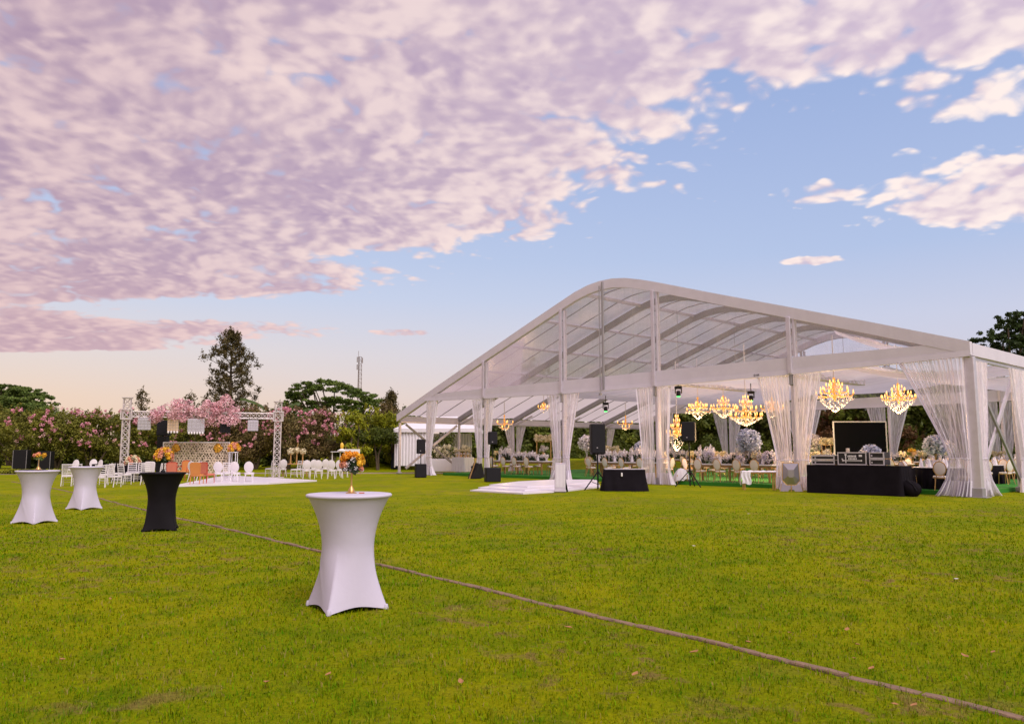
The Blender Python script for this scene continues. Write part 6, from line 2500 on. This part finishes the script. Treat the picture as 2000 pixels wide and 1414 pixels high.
# clipped parasol tree
p = at(737, 879, 57.5)
pt2 = thing('parasol_tree', 'clipped flat-crowned parasol tree on two slanting trunks', 'tree', (p.x, 57.5, bank(p.x, 57.5)))
k_ = 57.5 / F_PX
zc_ = at(737, 852, 57.5).z - pt2.location.z
cl = []
r_ = random.Random(4)
for i in range(34):
    u = r_.uniform(-1, 1)
    cl.append((u * 36 * k_, r_.uniform(-1, 1), zc_ + r_.uniform(-.45, .5) * (1 - .3 * abs(u)), .42, .42, .32))
v, f = leaf_mesh(cl, 150, .13, 12, .4)
fast('crown', v, f, LF_HEDGE, pt2)
limbs((-.0, 0, 0), [(.3, 0, zc_), (-.35, .1, zc_)], .09, pt2, seed=2, lean=.1)

# evergreen belt behind the marquee
EV = [(905, 78, 836), (958, 80, 826), (1010, 80, 818), (1065, 80, 820), (1120, 80, 816), (1175, 80, 820), (1230, 79, 814), (1290, 78, 806), (1350, 76, 800), (1410, 74, 796), (1470, 72, 790), (1530, 70, 780)]
for i, (px, D, ty) in enumerate(EV):
    broad_tree('evergreen_tree', 'dense dark evergreen in the belt behind the low eave of the marquee', 'evergreens behind the low eave', px, D, ty, 2.9, LF_DARK if i % 3 else LF_GREEN, 8000, .34, .0, 110 + i, dense=.2, nclump=44, z_off=0)
EVF = [(1000, 74, 872), (1110, 74, 868), (1200, 73, 866), (1310, 71, 862), (1400, 69, 858), (1480, 67, 856)]
for i, (px, D, ty) in enumerate(EVF):
    t = broad_tree('shrub', 'rounded green shrub at the foot of the evergreens behind the low eave', 'shrubs at the foot of the evergreens', px, D, ty, 2.3, LF_GREEN if i % 2 else LF_HEDGE, 3200, .18, .0, 130 + i, dense=.4, nclump=24, z_off=0, trunks=3)
    t['category'] = 'shrub'
for i, (px, D, ty, r) in enumerate([(985, 92, 690, 3.0), (1045, 93, 700, 2.6)]):
    broad_tree('tall_tree', 'tall tree showing faintly through the clear gable', 'tall trees seen through the clear gable', px, D, ty, r, LF_DARK, 3600, .3, 2.0, 150 + i, dense=.2, nclump=30, z_off=0)
# trees behind the rear gable
RG = [(1585, 66, 770, 2.9, LF_DARK, 'dark evergreen behind the rear gable'), (1635, 63, 790, 2.4, LF_RUST, 'rust-brown leaved tree behind the rear gable, beside the dark screen'), (1700, 62, 735, 3.1, LF_GREEN, 'fresh green tree behind the rear gable, above the dark screen'),
      (1765, 62, 742, 2.9, LF_DARK, 'dark evergreen behind the rear gable and the second chandelier'), (1825, 61, 735, 3.0, LF_GREEN, 'green tree behind the rear gable by the corner curtain'), (1900, 61, 745, 3.2, LF_DARK, 'dark evergreen beyond the corner post'),
      (1970, 60, 760, 3.2, LF_DARK, 'dark evergreen beyond the crossed braces'), (2050, 59, 760, 3.2, LF_DARK, 'dark evergreen past the crossed braces at the belt end')]
for i, (px, D, ty, r, m_, w) in enumerate(RG):
    broad_tree('garden_tree', w, 'trees behind the rear gable', px, D, ty, r, m_, 9500, .30, .0, 160 + i, dense=.2, nclump=50, z_off=0)
for i, (px, D, ty, r, m_, w) in enumerate([(1625, 58, 846, 1.6, LF_RUST, 'low rust-coloured shrub beside the dark screen'), (1775, 57, 840, 1.3, LF_RUST, 'rust-red shrub behind the rear gable curtain'), (1650, 57, 862, 1.5, LF_HEDGE, 'low green shrub behind the dark screen')]):
    t = broad_tree('shrub', w, 'low shrubs behind the rear gable', px, D, ty, r, m_, 3000, .15, .0, 180 + i, dense=.35, nclump=22, z_off=0, trunks=3)
    t['category'] = 'shrub'
hedge_box('clipped_hedge', 'clipped green hedge seen between the rear gable curtain and the corner curtain', at(1775, 879, 55).x, at(1990, 879, 55).x, 55, 1.4, 2.0, LF_HEDGE, 15, 9000, .15, 0)
for i, (px, ty) in enumerate([(960, 838), (1030, 832), (1100, 834), (1170, 836), (1240, 832), (1310, 828), (1380, 826), (1450, 822), (1520, 812), (1590, 806), (1660, 800), (1730, 796), (1800, 792), (1870, 794), (1940, 800), (2010, 800), (2080, 800)]):
    broad_tree('evergreen_tree', 'dark evergreen of the far row closing the view behind the marquee', 'far evergreens behind the marquee', px, 90 if px < 1500 else 78, ty, 3.6, LF_DARK, 4200, .5, -.3, 210 + i, dense=.1, nclump=40, z_off=0)
# big tree over the corner eave
p = at(1985, 879, 60)
bt2 = thing('broad_tree', 'big spreading tree rising above the corner eave of the marquee', 'tree', (p.x, 60, 0), 0)
cl = []
r_ = random.Random(31)
k_ = 60 / F_PX
tips = []
for (lx, ly, lw) in [(1915, 664, 16), (1932, 660, 20), (1950, 668, 22), (1944, 640, 14), (1955, 630, 18), (1968, 622, 16), (1985, 616, 18), (1978, 640, 22), (1998, 632, 26), (1965, 658, 26), (1990, 655, 30), (2015, 640, 30), (1985, 675, 30), (1955, 685, 28), (2010, 668, 34), (2030, 620, 26), (2045, 650, 36), (2040, 690, 40), (2000, 700, 40), (1930, 680, 18)]:
    c = at(lx, ly, 60)
    for q in range(4):
        cl.append((c.x - p.x + r_.gauss(0, lw * k_ * .35), r_.uniform(-1.8, 1.8), c.z + r_.gauss(0, lw * k_ * .22), lw * k_ * .42, lw * k_ * .5, lw * k_ * .3))
    tips.append((c.x - p.x, r_.uniform(-1, 1), c.z - .3))
v, f = leaf_mesh(cl, 130, .22, 77, .3, up=.5)
fast('crown', v, f, leafmat('shade_tree_leaf', (.045, .075, .016), (.022, .040, .008)), bt2)
limbs((0, 0, 0), tips[::2], .2, bt2, seed=9, lean=.4)

# far mast
p = at(699, 879, 260)
mast = thing('lattice_mast', 'slim lattice radio mast far behind the trees', 'mast', (p.x, 260, 0), .4)
mb = MB()
Ht = at(699, 697, 260).z
for a in range(3):
    t0 = a * 2 * PI / 3
    mb.tube([(1.0 * math.cos(t0), 1.0 * math.sin(t0), 0), (.62 * math.cos(t0), .62 * math.sin(t0), Ht)], .09, 5)
for i in range(22):
    z0, z1 = Ht * i / 22, Ht * (i + 1) / 22
    for a in range(3):
        t0, t1 = a * 2 * PI / 3, (a + 1) * 2 * PI / 3
        r0, r1 = 1 - .38 * i / 22, 1 - .38 * (i + 1) / 22
        mb.tube([(r0 * math.cos(t0), r0 * math.sin(t0), z0), (r1 * math.cos(t1), r1 * math.sin(t1), z1)], .05, 4, False)
        mb.tube([(r1 * math.cos(t0), r1 * math.sin(t0), z1), (r1 * math.cos(t1), r1 * math.sin(t1), z1)], .05, 4, False)
mb.build('lattice', mat('mast_steel', (.20, .15, .15), .6), mast)
mb = MB()
for z, s in ((Ht - 1.2, 1), (Ht - 3.5, -1), (Ht - 1.0, -1)):
    mb.box((s * .85, 0, z), (.3, .4, 1.8))
mb.tube([(-.5, 0, Ht - .5), (-.5, 0, Ht + 2.0)], .08, 5)
mb.build('antenna', mat('mast_antenna', (.28, .24, .25), .6), mast)

# ------------------------------------------------------------------ white pavilion beside the marquee
D_P = 60.0
xa_, xb_ = at(781, 879, D_P).x, at(938, 879, D_P).x
pv_ = thing('white_pavilion', 'small white pavilion with pleated side walls and pyramid roof behind the marquee', 'tent', ((xa_ + xb_) / 2, D_P, bank(-6, D_P)), 0)
gz = pv_.location.z
Wd, Dp = xb_ - xa_, 5.0
ze, zt_ = at(850, 839, D_P).z - gz, at(850, 818, D_P).z - gz + .3
w2, d2 = Wd / 2, Dp / 2
MB().add([(-w2 - .1, -d2 - .1, ze), (w2 + .1, -d2 - .1, ze), (w2 + .1, d2 + .1, ze), (-w2 - .1, d2 + .1, ze), (-w2 * .35, -.1, zt_), (w2 * .35, -.1, zt_)],
         [(0, 1, 5, 4), (1, 2, 5), (2, 3, 4, 5), (3, 0, 4)]).build('roof', M_WHITE_CLOTH, pv_)
mb = MB()
mb.box((0, -d2 - .1, ze - .13), (Wd + .2, .05, .25))
mb.box((-w2 - .1, 0, ze - .13), (.05, Dp + .2, .248))
mb.box((w2 + .1, 0, ze - .13), (.05, Dp + .2, .248))
mb.build('valance', M_WHITE_CLOTH, pv_)
for (x, y) in ((-w2, -d2), (w2, -d2), (w2, d2), (-w2, d2), (-w2 * .12, -d2)):
    MB().bbox((x, y, ze / 2), (.09, .09, ze), .01).build('pole', M_ALU, pv_)


def wall(p, q, z0, z1, folds, amp=.06):
    p, q = Vector(p), Vector(q)
    nrm = Vector((-(q - p).y, (q - p).x, 0)).normalized()
    return MB().grid(lambda a, b: p.lerp(q, a) + nrm * (amp * math.sin(a * folds * 2 * PI)) + Vector((0, 0, z0 + (z1 - z0) * b)), folds * 6, 3)


wall((-w2, -d2 + .05, 0), (-w2 * .12, -d2 + .05, 0), .12, ze - .26, 12).build('side_wall', M_WHITE_CLOTH, pv_, smooth='all')
wall((-w2 + .05, -d2, 0), (-w2 + .05, d2, 0), .12, ze - .26, 16).build('side_wall', M_WHITE_CLOTH, pv_, smooth='all')
wall((-w2, d2 - .1, 0), (w2 * .75, d2 - .1, 0), .12, ze - .26, 24).build('rear_wall', M_WHITE_CLOTH, pv_, smooth='all')
# flowers and planter in the pavilion
p = at(878, 879, 56.5)
pl_ = thing('white_planter', 'long white planter with warm cream flowers in front of the pavilion', 'planter', (p.x, 56.5, bank(p.x, 56.5)), 0)
MB().bbox((0, 0, .45), (3.4, .6, .9), .02).build('box', M_WHITE_CLOTH, pl_)
r_ = random.Random(8)
V, Fq = petal_ball([(r_.uniform(-1.6, 1.5), r_.uniform(-.2, .2), .95 + r_.random() * .9) for _ in range(70)], [.13] * 70, 22, .10, .9, 5)
fast('blooms', V, Fq, M_CREAM_FLOWER, pl_)
V, Fq = leaf_mesh([(r_.uniform(-1.6, 1.5), r_.uniform(-.2, .2), .95 + r_.random() * .7, .3, .3, .3) for _ in range(24)], 30, .14, 6)
fast('foliage', V, Fq, LF_DARK, pl_)
p = at(870, 879, 57.6)
ball = thing('ball_tree', 'small round clipped tree standing in the pavilion opening', 'tree', (p.x, 57.6, bank(p.x, 57.6)), 0)
MB().tube([(0, 0, 0), (0, 0, 1.9)], .05, 7).build('trunk', M_BARK, ball)
v, f = leaf_mesh([(r_.gauss(0, .25), r_.gauss(0, .25), 2.25 + r_.gauss(0, .2), .38, .38, .36) for _ in range(12)], 90, .12, 8)
fast('crown', v, f, LF_DARK, ball)
# covered bundle by the eave post
p = gnd(770, 919)
nb_ = thing('navy_bundle', 'dark navy covered bundle with white feet beside the eave post', 'bundle', p, 0)
MB().grid(lambda a, b: ((.26 - .06 * b + .03 * math.sin(4 * PI * a + 3 * b)) * math.cos(2 * PI * a), (.2 - .05 * b) * math.sin(2 * PI * a), .12 + 1.15 * b), 30, 10, wrap=True).build('cover', mat('navy_cloth', (.012, .014, .035), .8), nb_, smooth='all')
MB().ell((0, 0, 1.25), (.21, .16, .12), 12, 8).build('cover_top', mat('navy_cloth', (.012, .014, .035), .8), nb_, smooth='all')
for sx in (-.12, .12):
    MB().bbox((sx, -.05, .06), (.12, .28, .12), .03).build('foot', M_WHITE_PAINT, nb_)
